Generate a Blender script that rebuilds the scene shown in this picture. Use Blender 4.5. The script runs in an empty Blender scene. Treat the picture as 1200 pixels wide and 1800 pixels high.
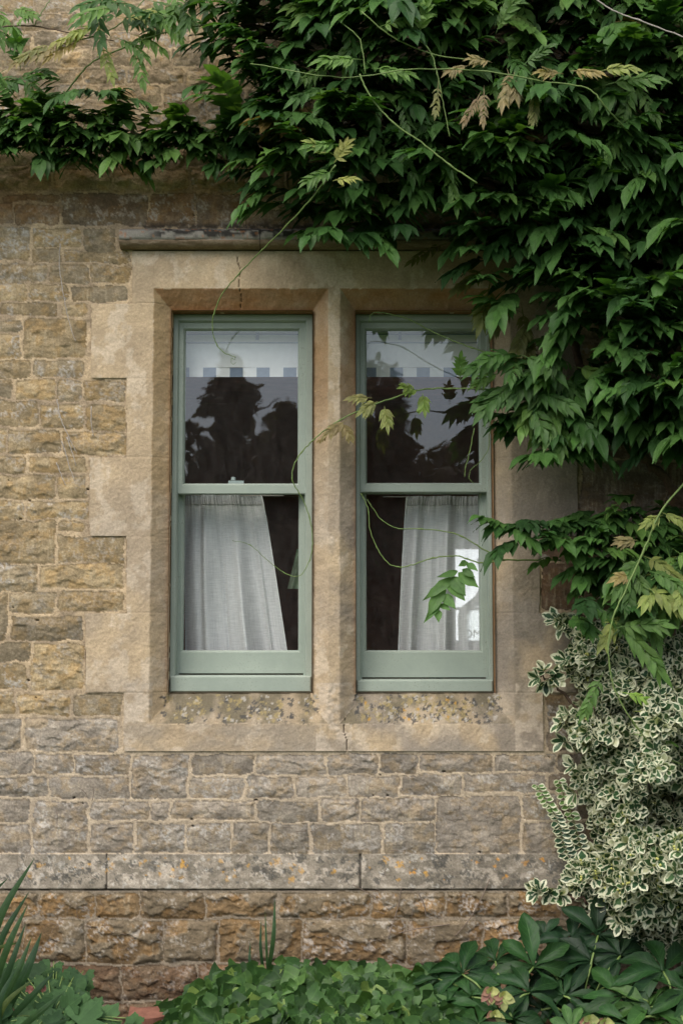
import bpy, math, random
import numpy as np
from mathutils import Vector

# ------------------------------------------------------------------ camera, world, sun, exposure
CAMY, CAMZ, PITCH, FPX = -5.0, 1.386, math.radians(5.3), 2500.0
scene = bpy.context.scene
COL = scene.collection
cam_data = bpy.data.cameras.new("camera")
cam = bpy.data.objects.new("camera", cam_data); COL.objects.link(cam)
cam.location = (0, CAMY, CAMZ)
cam.rotation_euler = (math.radians(90) + PITCH, 0, 0)
cam_data.sensor_fit = 'VERTICAL'; cam_data.sensor_height = 36.0; cam_data.sensor_width = 24.0
cam_data.lens = 50.0
cam_data.clip_start = 0.05; cam_data.clip_end = 2000
cam_data.dof.use_dof = True; cam_data.dof.focus_distance = 5.0; cam_data.dof.aperture_fstop = 4.0
scene.camera = cam

SUN_EL, SUN_AZ = math.radians(55), math.radians(-148)     # azimuth from +Y clockwise; behind the camera, to its left
world = bpy.data.worlds.new("World"); scene.world = world; world.use_nodes = True
wn = world.node_tree.nodes; wl = world.node_tree.links
bg = wn.get("Background") or wn.new("ShaderNodeBackground")
sky = wn.new("ShaderNodeTexSky"); sky.sky_type = 'NISHITA'; sky.sun_disc = False
sky.sun_elevation = SUN_EL; sky.sun_rotation = SUN_AZ
sky.air_density = 1.0; sky.dust_density = 3.0; sky.ozone_density = 1.0
hs = wn.new('ShaderNodeHueSaturation'); hs.inputs['Saturation'].default_value = 0.62   # thin cloud
wl.new(sky.outputs[0], hs.inputs['Color']); wl.new(hs.outputs[0], bg.inputs[0]); bg.inputs[1].default_value = 0.12
sun_d = bpy.data.lights.new("sun", 'SUN'); sun = bpy.data.objects.new("sun", sun_d); COL.objects.link(sun)
sun_d.energy = 1.2; sun_d.angle = math.radians(55); sun_d.color = (1.0, 0.95, 0.88)
sdir = Vector((math.sin(SUN_AZ) * math.cos(SUN_EL), math.cos(SUN_AZ) * math.cos(SUN_EL), math.sin(SUN_EL)))
sun.rotation_euler = (-sdir).to_track_quat('-Z', 'Y').to_euler()
sun.location = (-3, -6, 9)
scene.view_settings.view_transform = 'Standard'
scene.view_settings.look = 'None'
scene.view_settings.exposure = 1.12
scene.view_settings.gamma = 1.0

# ------------------------------------------------------------------ helpers
rng = np.random.default_rng(7)
ST, CT = math.sin(PITCH), math.cos(PITCH)

def P(px, py, Y=0.0):
    """world point on the vertical plane y=Y that stands where the survey photo shows (px,py)"""
    px = np.asarray(px, float); py = np.asarray(py, float)
    a = (px - 600) / FPX; b = (900 - py) / FPX
    dy = CT - b * ST; dz = ST + b * CT
    t = (Y - CAMY) / dy
    return np.stack(np.broadcast_arrays(a * t, Y + 0 * t, CAMZ + dz * t), -1)

def tagp(o, label=None, cat=None, group=None, kind=None):
    if label: o['label'] = label
    if cat: o['category'] = cat
    if group: o['group'] = group
    if kind: o['kind'] = kind
    return o

def empty(name, loc=(0, 0, 0), **k):
    o = bpy.data.objects.new(name, None); COL.objects.link(o); o.location = loc
    o.empty_display_size = 0.1
    return tagp(o, **k)

def mesh_np(name, V, F, mat, parent=None, col=None, uv=None, smooth=True, mats=None, fmat=None):
    """V (n,3) array, F (m,4) or (m,3) int array; col per vertex (n,3); uv per vertex (n,2)"""
    V = np.asarray(V, np.float32); F = np.asarray(F, np.int32)
    me = bpy.data.meshes.new(name)
    k = F.shape[1]; m = len(F)
    me.vertices.add(len(V)); me.vertices.foreach_set('co', V.ravel())
    me.loops.add(m * k); me.loops.foreach_set('vertex_index', F.ravel())
    me.polygons.add(m)
    me.polygons.foreach_set('loop_start', np.arange(0, m * k, k, dtype=np.int32))
    me.polygons.foreach_set('loop_total', np.full(m, k, np.int32))
    me.polygons.foreach_set('use_smooth', np.full(m, smooth, bool))
    if mats:
        for x in mats: me.materials.append(x)
        me.polygons.foreach_set('material_index', fmat.astype(np.int32))
    else:
        me.materials.append(mat)
    me.update(calc_edges=True)
    if col is not None:
        a = me.color_attributes.new('Col', 'FLOAT_COLOR', 'POINT')
        c4 = np.ones((len(V), 4), np.float32); c4[:, :3] = col
        a.data.foreach_set('color', c4.ravel())
    if uv is not None:
        u = me.uv_layers.new(name='UVMap')
        u.data.foreach_set('uv', np.asarray(uv, np.float32)[F.ravel()].ravel())
    me.validate()
    o = bpy.data.objects.new(name, me); COL.objects.link(o)
    if parent is not None:
        o.parent = parent
        if parent.type == 'EMPTY' or True:
            o.location = (0, 0, 0)
            # keep world position
            w = Vector((0, 0, 0)); p = parent
            while p is not None:
                w += p.location; p = p.parent
            o.location = -w
    return o

class MB:
    """collects polygons of any size into one mesh"""
    def __init__(s): s.v = []; s.f = []; s.c = []
    def quad_grid(s, G, close_u=False):
        nu, nv = len(G), len(G[0]); b = len(s.v)
        for r in G: s.v += [tuple(p) for p in r]
        for i in range(nu if close_u else nu - 1):
            for j in range(nv - 1):
                i2 = (i + 1) % nu
                s.f.append((b + i * nv + j, b + i2 * nv + j, b + i2 * nv + j + 1, b + i * nv + j + 1))
    def box(s, x0, x1, y0, y1, z0, z1, bev=0.0):
        b = len(s.v)
        if bev <= 0:
            s.v += [(x, y, z) for x in (x0, x1) for y in (y0, y1) for z in (z0, z1)]
            for q in ((0, 1, 3, 2), (4, 6, 7, 5), (0, 4, 5, 1), (2, 3, 7, 6), (0, 2, 6, 4), (1, 5, 7, 3)):
                s.f.append(tuple(b + i for i in q))
        else:   # front (-y) edges chamfered
            e = bev
            s.v += [(x0, y1, z0), (x1, y1, z0), (x1, y1, z1), (x0, y1, z1),
                    (x0, y0 + e, z0), (x1, y0 + e, z0), (x1, y0 + e, z1), (x0, y0 + e, z1),
                    (x0 + e, y0, z0 + e), (x1 - e, y0, z0 + e), (x1 - e, y0, z1 - e), (x0 + e, y0, z1 - e)]
            s.f.append((b, b + 3, b + 2, b + 1))
            for i in range(4):
                j = (i + 1) % 4
                s.f.append((b + i, b + j, b + 4 + j, b + 4 + i))
                s.f.append((b + 4 + i, b + 4 + j, b + 8 + j, b + 8 + i))
            s.f.append((b + 8, b + 9, b + 10, b + 11))
    def tube(s, pts, rad, n=6, cap=True):
        pts = [Vector(p) for p in pts]; b = len(s.v)
        if not hasattr(rad, '__len__'): rad = [rad] * len(pts)
        up = Vector((0.13, 0.31, 0.94))
        for i, p in enumerate(pts):
            t = (pts[min(i + 1, len(pts) - 1)] - pts[max(i - 1, 0)])
            if t.length < 1e-9: t = Vector((0, 0, 1))
            t.normalize(); a = t.cross(up)
            if a.length < 1e-3: a = t.cross(Vector((1, 0, 0)))
            a.normalize(); c = t.cross(a)
            for k in range(n):
                an = 2 * math.pi * k / n
                s.v.append(tuple(p + (a * math.cos(an) + c * math.sin(an)) * rad[i]))
        for i in range(len(pts) - 1):
            for k in range(n):
                k2 = (k + 1) % n
                s.f.append((b + i * n + k, b + i * n + k2, b + (i + 1) * n + k2, b + (i + 1) * n + k))
        if cap:
            s.f.append(tuple(b + k for k in range(n))[::-1])
            s.f.append(tuple(b + (len(pts) - 1) * n + k for k in range(n)))
    def lathe(s, prof, c, n=24):
        G = [[(c[0] + r * math.cos(2 * math.pi * k / n), c[1] + r * math.sin(2 * math.pi * k / n), c[2] + z) for (r, z) in prof] for k in range(n)]
        s.quad_grid(G, close_u=True)
    def build(s, name, mat, parent=None, smooth=False, **k):
        me = bpy.data.meshes.new(name); me.from_pydata(s.v, [], s.f); me.materials.append(mat)
        me.polygons.foreach_set('use_smooth', [smooth] * len(me.polygons)); me.update()
        import bmesh
        bm = bmesh.new(); bm.from_mesh(me); bmesh.ops.recalc_face_normals(bm, faces=bm.faces); bm.to_mesh(me); bm.free()
        o = bpy.data.objects.new(name, me); COL.objects.link(o)
        if parent is not None:
            o.parent = parent
            w = Vector((0, 0, 0)); p = parent
            while p is not None:
                w += p.location; p = p.parent
            o.location = -w
        return tagp(o, **k)

def spline(pts, n=8):
    pts = [np.array(p, float) for p in pts]
    Q = [2 * pts[0] - pts[1]] + pts + [2 * pts[-1] - pts[-2]]
    out = []
    for i in range(1, len(Q) - 2):
        for k in range(n):
            t = k / n
            out.append(0.5 * ((2 * Q[i]) + (-Q[i - 1] + Q[i + 1]) * t + (2 * Q[i - 1] - 5 * Q[i] + 4 * Q[i + 1] - Q[i + 2]) * t * t
                              + (-Q[i - 1] + 3 * Q[i] - 3 * Q[i + 1] + Q[i + 2]) * t ** 3))
    out.append(pts[-1]); return out

# ---- numpy noise
_T = np.random.default_rng(11).random((8, 256, 256)).astype(np.float32)
def vn(x, y, s=0):
    T = _T[s % 8]; ox = (s * 37) % 251; oy = (s * 91) % 241
    xi = np.floor(x).astype(int); yi = np.floor(y).astype(int)
    fx = x - xi; fy = y - yi; fx = fx * fx * (3 - 2 * fx); fy = fy * fy * (3 - 2 * fy)
    xi = xi + ox; yi = yi + oy
    a = T[xi & 255, yi & 255]; b = T[(xi + 1) & 255, yi & 255]; c = T[xi & 255, (yi + 1) & 255]; d = T[(xi + 1) & 255, (yi + 1) & 255]
    return (a * (1 - fx) + b * fx) * (1 - fy) + (c * (1 - fx) + d * fx) * fy
def fbm(x, y, s=0, o=4, g=0.5):
    r = 0; A = 1; S = 0
    for i in range(o):
        r = r + A * vn(x * 2 ** i, y * 2 ** i, s + i * 3); S += A; A *= g
    return r / S
def facets(x, y, s=0):
    """tilted chip faces, one plane per cell"""
    xi = np.floor(x).astype(int); yi = np.floor(y).astype(int)
    best = np.full(x.shape, 9.0); H = np.zeros(x.shape)
    for i in (-1, 0, 1):
        for j in (-1, 0, 1):
            cx = xi + i; cy = yi + j; ix = (cx + s * 17) & 255; iy = (cy + s * 29) & 255
            qx = cx + _T[0][ix, iy]; qy = cy + _T[1][ix, iy]
            d = (x - qx) ** 2 + (y - qy) ** 2
            h = (_T[2][ix, iy] - .5) * 0.9 + (_T[3][ix, iy] - .5) * 1.6 * (x - qx) + (_T[4][ix, iy] - .35) * 1.8 * (y - qy)
            m = d < best; best = np.where(m, d, best); H = np.where(m, h, H)
    return H
def sstep(a, b, x):
    t = np.clip((x - a) / (b - a), 0, 1); return t * t * (3 - 2 * t)
def mixc(A, B, m):
    m = np.asarray(m)[..., None]; return A * (1 - m) + np.asarray(B) * m

# ------------------------------------------------------------------ materials
def new_mat(name):
    m = bpy.data.materials.new(name); m.use_nodes = True
    nt = m.node_tree; nt.nodes.clear()
    out = nt.nodes.new('ShaderNodeOutputMaterial')
    return m, nt.nodes, nt.links, out
def N(nodes, typ, **k):
    n = nodes.new(typ)
    for a, b in k.items(): setattr(n, a, b)
    return n
def noise(nodes, links, vec, scale, detail=4, rough=0.55):
    n = nodes.new('ShaderNodeTexNoise'); n.inputs['Scale'].default_value = scale
    n.inputs['Detail'].default_value = detail; n.inputs['Roughness'].default_value = rough
    if vec is not None: links.new(vec, n.inputs['Vector'])
    return n.outputs['Fac']
def maprange(nodes, links, v, a, b, c, d):
    n = nodes.new('ShaderNodeMapRange'); links.new(v, n.inputs[0])
    for i, x in enumerate((a, b, c, d)): n.inputs[i + 1].default_value = x
    return n.outputs[0]
def math_(nodes, links, op, a, b=None):
    n = nodes.new('ShaderNodeMath'); n.operation = op
    for i, x in enumerate((a, b)):
        if x is None: continue
        if isinstance(x, (int, float)): n.inputs[i].default_value = x
        else: links.new(x, n.inputs[i])
    return n.outputs[0]
def mixrgb(nodes, links, typ, fac, a, b):
    n = nodes.new('ShaderNodeMix'); n.data_type = 'RGBA'; n.blend_type = typ
    for sock, x in ((n.inputs[0], fac), (n.inputs[6], a), (n.inputs[7], b)):
        if isinstance(x, (int, float)): sock.default_value = x
        elif isinstance(x, tuple): sock.default_value = (*x, 1)
        else: links.new(x, sock)
    return n.outputs[2]

def stone_mat(name, speck=0.5, bump=1.0, k=1.0):
    m, nd, lk, out = new_mat(name)
    at = N(nd, 'ShaderNodeAttribute', attribute_name='Col')
    tc = nd.new('ShaderNodeTexCoord').outputs['Object']
    n1 = noise(nd, lk, tc, 22 if k == 1 else 9, 8, 0.68); n2 = noise(nd, lk, tc, 140, 5, 0.7); n3 = noise(nd, lk, tc, 420, 2, 0.6)
    c = mixrgb(nd, lk, 'MULTIPLY', 1.0, at.outputs['Color'], mixrgb(nd, lk, 'MIX', maprange(nd, lk, n1, .3, .7, 0, 1), (1 - .28 * k, 1 - .29 * k, 1 - .30 * k), (1 + .22 * k, 1 + .2 * k, 1 + .16 * k)))
    c = mixrgb(nd, lk, 'MULTIPLY', 1.0, c, mixrgb(nd, lk, 'MIX', maprange(nd, lk, n2, .35, .65, 0, 1), (1 - .26 * k, 1 - .28 * k, 1 - .31 * k), (1 + .2 * k, 1 + .19 * k, 1 + .18 * k)))
    # pale crust specks
    sp = math_(nd, lk, 'MULTIPLY', maprange(nd, lk, n2, .60, .70, 0, 1), maprange(nd, lk, n1, .48, .62, 0, speck))
    c = mixrgb(nd, lk, 'MIX', sp, c, (0.52, 0.49, 0.44))
    dk = math_(nd, lk, 'MULTIPLY', maprange(nd, lk, n3, .62, .72, 0, 1), 0.45)
    c = mixrgb(nd, lk, 'MIX', dk, c, (0.07, 0.06, 0.05))
    b = N(nd, 'ShaderNodeBsdfPrincipled'); lk.new(c, b.inputs['Base Color'])
    b.inputs['Roughness'].default_value = 0.9; b.inputs['Specular IOR Level'].default_value = 0.25
    hh = math_(nd, lk, 'ADD', math_(nd, lk, 'MULTIPLY', n2, 0.6), math_(nd, lk, 'MULTIPLY', n3, 0.25))
    hh = math_(nd, lk, 'ADD', hh, math_(nd, lk, 'MULTIPLY', n1, 0.8))
    bp = nd.new('ShaderNodeBump'); bp.inputs['Strength'].default_value = 0.75 * bump; bp.inputs['Distance'].default_value = 0.006
    lk.new(hh, bp.inputs['Height']); lk.new(bp.outputs[0], b.inputs['Normal']); lk.new(b.outputs[0], out.inputs[0])
    return m

def leaf_mat(name, rough=0.42, transl=0.22, vein=0.35, spec=0.45, margin=None, nveins=9.0):
    m, nd, lk, out = new_mat(name)
    at = N(nd, 'ShaderNodeAttribute', attribute_name='Col')
    uv = nd.new('ShaderNodeUVMap'); uv.uv_map = 'UVMap'
    sx = nd.new('ShaderNodeSeparateXYZ'); lk.new(uv.outputs[0], sx.inputs[0])
    tc = nd.new('ShaderNodeTexCoord').outputs['Object']
    a = math_(nd, lk, 'ABSOLUTE', math_(nd, lk, 'SUBTRACT', sx.outputs[0], 0.5))       # 0 at midrib
    n1 = noise(nd, lk, tc, 45, 3, 0.6)
    col = mixrgb(nd, lk, 'MULTIPLY', 1.0, at.outputs['Color'], mixrgb(nd, lk, 'MIX', maprange(nd, lk, n1, .3, .7, 0, 1), (0.78, 0.8, 0.8), (1.2, 1.18, 1.15)))
    if margin:
        tip = maprange(nd, lk, sx.outputs[1], 0.62, 1.0, 0, 0.32)
        nn = noise(nd, lk, tc, 34, 4, 0.7)
        k = math_(nd, lk, 'ADD', math_(nd, lk, 'ADD', a, tip), maprange(nd, lk, nn, .3, .7, -.22, .20))
        mk = maprange(nd, lk, k, 0.26, 0.35, 0, 1)
        col = mixrgb(nd, lk, 'MIX', mk, col, margin)
    rib = maprange(nd, lk, a, 0.0, 0.035, 1, 0)
    # side veins: stripes of (v - k*|u|)
    ph = math_(nd, lk, 'MULTIPLY', math_(nd, lk, 'SUBTRACT', sx.outputs[1], math_(nd, lk, 'MULTIPLY', a, 0.55)), nveins * 6.283)
    sv = math_(nd, lk, 'SINE', ph)
    svm = math_(nd, lk, 'MULTIPLY', maprange(nd, lk, sv, 0.80, 1.0, 0, 0.45), 1.0)
    vm = math_(nd, lk, 'MULTIPLY', math_(nd, lk, 'MAXIMUM', rib, svm), vein)
    col = mixrgb(nd, lk, 'MIX', vm, col, mixrgb(nd, lk, 'ADD', 1.0, mixrgb(nd, lk, 'MULTIPLY', 1.0, col, (1.5, 1.5, 1.4)), (0.015, 0.02, 0.008)))
    b = N(nd, 'ShaderNodeBsdfPrincipled'); lk.new(col, b.inputs['Base Color'])
    b.inputs['Roughness'].default_value = rough; b.inputs['Specular IOR Level'].default_value = spec
    bp = nd.new('ShaderNodeBump'); bp.inputs['Strength'].default_value = 0.5; bp.inputs['Distance'].default_value = 0.002
    hb = math_(nd, lk, 'SUBTRACT', math_(nd, lk, 'MULTIPLY', n1, 0.4), math_(nd, lk, 'MAXIMUM', rib, svm))
    lk.new(hb, bp.inputs['Height']); lk.new(bp.outputs[0], b.inputs['Normal'])
    t = nd.new('ShaderNodeBsdfTranslucent'); lk.new(mixrgb(nd, lk, 'MULTIPLY', 1.0, col, (1.5, 1.7, 0.6)), t.inputs[0])
    mx = nd.new('ShaderNodeMixShader'); mx.inputs[0].default_value = transl
    lk.new(b.outputs[0], mx.inputs[1]); lk.new(t.outputs[0], mx.inputs[2]); lk.new(mx.outputs[0], out.inputs[0])
    return m

def plain(name, color, rough=0.6, spec=0.3, nscale=30, var=0.15, bump=0.3, bdist=0.002):
    m, nd, lk, out = new_mat(name)
    tc = nd.new('ShaderNodeTexCoord').outputs['Object']
    n1 = noise(nd, lk, tc, nscale, 5, 0.65)
    lo = tuple(c * (1 - var) for c in color); hi = tuple(min(1, c * (1 + var)) for c in color)
    c = mixrgb(nd, lk, 'MIX', maprange(nd, lk, n1, .3, .7, 0, 1), lo, hi)
    b = N(nd, 'ShaderNodeBsdfPrincipled'); lk.new(c, b.inputs['Base Color'])
    b.inputs['Roughness'].default_value = rough; b.inputs['Specular IOR Level'].default_value = spec
    bp = nd.new('ShaderNodeBump'); bp.inputs['Strength'].default_value = bump; bp.inputs['Distance'].default_value = bdist
    lk.new(n1, bp.inputs['Height']); lk.new(bp.outputs[0], b.inputs['Normal']); lk.new(b.outputs[0], out.inputs[0])
    return m

def paint_mat():
    m, nd, lk, out = new_mat('sage_paint')
    tc = nd.new('ShaderNodeTexCoord').outputs['Object']
    mp = nd.new('ShaderNodeMapping'); lk.new(tc, mp.inputs[0]); mp.inputs['Scale'].default_value = (1, 1, 1)
    n1 = noise(nd, lk, mp.outputs[0], 9, 6, 0.7); n2 = noise(nd, lk, tc, 160, 3, 0.6)
    c = mixrgb(nd, lk, 'MIX', maprange(nd, lk, n1, .35, .7, 0, 1), (0.272, 0.315, 0.262), (0.325, 0.368, 0.305))
    dirt = math_(nd, lk, 'MULTIPLY', maprange(nd, lk, n2, .58, .72, 0, 1), maprange(nd, lk, n1, .42, .62, 0, .7))
    c = mixrgb(nd, lk, 'MIX', dirt, c, (0.12, 0.12, 0.09))
    b = N(nd, 'ShaderNodeBsdfPrincipled'); lk.new(c, b.inputs['Base Color'])
    b.inputs['Roughness'].default_value = 0.5; b.inputs['Specular IOR Level'].default_value = 0.35
    bp = nd.new('ShaderNodeBump'); bp.inputs['Strength'].default_value = 0.25; bp.inputs['Distance'].default_value = 0.002
    lk.new(math_(nd, lk, 'ADD', n1, math_(nd, lk, 'MULTIPLY', n2, .3)), bp.inputs['Height'])
    lk.new(bp.outputs[0], b.inputs['Normal']); lk.new(b.outputs[0], out.inputs[0]); return m

def glass_mat():
    m, nd, lk, out = new_mat('window_glass')
    tc = nd.new('ShaderNodeTexCoord').outputs['Object']
    n1 = noise(nd, lk, tc, 5, 2, 0.5)
    bp = nd.new('ShaderNodeBump'); bp.inputs['Strength'].default_value = 0.12; bp.inputs['Distance'].default_value = 0.006; lk.new(n1, bp.inputs['Height'])
    lw = nd.new('ShaderNodeLayerWeight'); lw.inputs[0].default_value = .5   # Schlick: the same from both sides of the pane
    fr5 = math_(nd, lk, 'ADD', math_(nd, lk, 'MULTIPLY', math_(nd, lk, 'POWER', lw.outputs['Facing'], 5.0), .9), .085)
    g = nd.new('ShaderNodeBsdfGlossy'); g.inputs['Roughness'].default_value = 0.0; lk.new(bp.outputs[0], g.inputs['Normal'])
    g.inputs[0].default_value = (0.95, 0.97, 1, 1)
    t = nd.new('ShaderNodeBsdfTransparent'); t.inputs[0].default_value = (0.93, 0.95, 0.94, 1)
    mx = nd.new('ShaderNodeMixShader'); lk.new(fr5, mx.inputs[0]); lk.new(t.outputs[0], mx.inputs[1]); lk.new(g.outputs[0], mx.inputs[2])
    mp = nd.new('ShaderNodeMapping'); lk.new(tc, mp.inputs[0]); mp.inputs['Scale'].default_value = (14, 14, 4)
    n2 = noise(nd, lk, mp.outputs[0], 3, 6, 0.75)
    df = nd.new('ShaderNodeBsdfDiffuse'); df.inputs[0].default_value = (.55, .50, .46, 1)
    m2 = nd.new('ShaderNodeMixShader'); lk.new(maprange(nd, lk, n2, .3, .75, .008, .045), m2.inputs[0]); lk.new(mx.outputs[0], m2.inputs[1]); lk.new(df.outputs[0], m2.inputs[2])
    lk.new(m2.outputs[0], out.inputs[0]); return m

def linen_mat():
    m, nd, lk, out = new_mat('white_linen')
    uv = nd.new('ShaderNodeUVMap'); uv.uv_map = 'UVMap'
    def th(sx, sy, s):
        mp = nd.new('ShaderNodeMapping'); lk.new(uv.outputs[0], mp.inputs[0]); mp.inputs['Scale'].default_value = (sx, sy, 1)
        return noise(nd, lk, mp.outputs[0], s, 3, 0.7)
    w = math_(nd, lk, 'ADD', th(150, 6, 1), th(8, 170, 1))          # slubs both ways
    c = mixrgb(nd, lk, 'MIX', maprange(nd, lk, w, .75, 1.25, 0, 1), (0.86, 0.86, 0.86), (0.95, 0.94, 0.93))
    d = nd.new('ShaderNodeBsdfDiffuse'); lk.new(c, d.inputs[0])
    t = nd.new('ShaderNodeBsdfTranslucent'); lk.new(c, t.inputs[0])
    m1 = nd.new('ShaderNodeMixShader'); m1.inputs[0].default_value = 0.15; lk.new(d.outputs[0], m1.inputs[1]); lk.new(t.outputs[0], m1.inputs[2])
    tr = nd.new('ShaderNodeBsdfTransparent')
    m2 = nd.new('ShaderNodeMixShader'); lk.new(maprange(nd, lk, w, .75, 1.25, .36, .14), m2.inputs[0])
    lk.new(m1.outputs[0], m2.inputs[1]); lk.new(tr.outputs[0], m2.inputs[2]); lk.new(m2.outputs[0], out.inputs[0]); return m

M_STONE = stone_mat('rubble_stone', 0.75); M_ASH = stone_mat('dressed_stone', 0.45, 0.6, 0.6)
M_PAINT = paint_mat(); M_GLASS = glass_mat(); M_LINEN = linen_mat()
M_LEAF = leaf_mat('wisteria_leaf', 0.46, 0.27, 0.35, 0.22)
M_YOUNG = leaf_mat('young_leaf', 0.5, 0.35, 0.25, 0.3)
M_EUON = leaf_mat('variegated_leaf', 0.42, 0.15, 0.15, 0.35, margin=(0.54, 0.54, 0.38), nveins=5)
M_HELL = leaf_mat('hellebore_leaf', 0.46, 0.14, 0.9, 0.2, nveins=7)
M_IVY = leaf_mat('ivy_leaf', 0.48, 0.15, 0.9, 0.25, nveins=3)
M_SOFT = leaf_mat('soft_leaf', 0.65, 0.25, 0.25, 0.2, nveins=5)
M_BLADE = leaf_mat('blade_leaf', 0.45, 0.25, 0.2, 0.35, nveins=0.01)
M_GREEN_STEM = plain('green_stem', (0.13, 0.19, 0.05), 0.5, 0.35, 60, 0.25)
M_BARK = plain('brown_bark', (0.10, 0.065, 0.045), 0.85, 0.2, 60, 0.4, 0.8, 0.004)
M_TWIG = plain('dry_twig', (0.36, 0.32, 0.28), 0.85, 0.2, 90, 0.3)
M_ROOT = plain('dry_root', (0.17, 0.13, 0.10), 0.9, 0.2, 90, 0.3)
M_SOIL = plain('soil', (0.035, 0.025, 0.018), 0.95, 0.1, 20, 0.4, 1.0, 0.02)
M_LAWN = plain('lawn', (0.05, 0.085, 0.03), 0.9, 0.1, 3, 0.4, 1.0, 0.03)
M_ROOM = plain('brown_interior_wall', (0.30, 0.125, 0.08), 0.8, 0.2, 6, 0.5)
M_PLASTER = plain('painted_plaster', (0.30, 0.28, 0.26), 0.8, 0.2, 6, 0.1)

# ------------------------------------------------------------------ setting
mb = MB(); S = 300.0
mb.quad_grid([[(-S, -S, -0.02), (-S, S, -0.02)], [(S, -S, -0.02), (S, S, -0.02)]])
tagp(mb.build('lawn', M_LAWN), kind='structure')
n = 90; xs = np.linspace(-2.2, 2.2, n); ys = np.linspace(-1.2, -0.02, 40)
XX, YY = np.meshgrid(xs, ys, indexing='ij'); ZZ = 0.0 + 0.03 * fbm(XX * 6, YY * 6, 3)
idx = np.arange(n * 40).reshape(n, 40)
F = np.stack([idx[:-1, :-1], idx[1:, :-1], idx[1:, 1:], idx[:-1, 1:]], -1).reshape(-1, 4)
tagp(mesh_np('soil_bed', np.stack([XX, YY, ZZ], -1).reshape(-1, 3), F, M_SOIL), kind='structure')

# ------------------------------------------------------------------ the house: masonry
house = empty('stone_house', (0, 0, 0), label='stone cottage wall of buff rubble blocks with dressed mullioned window surround', cat='house')

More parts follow.
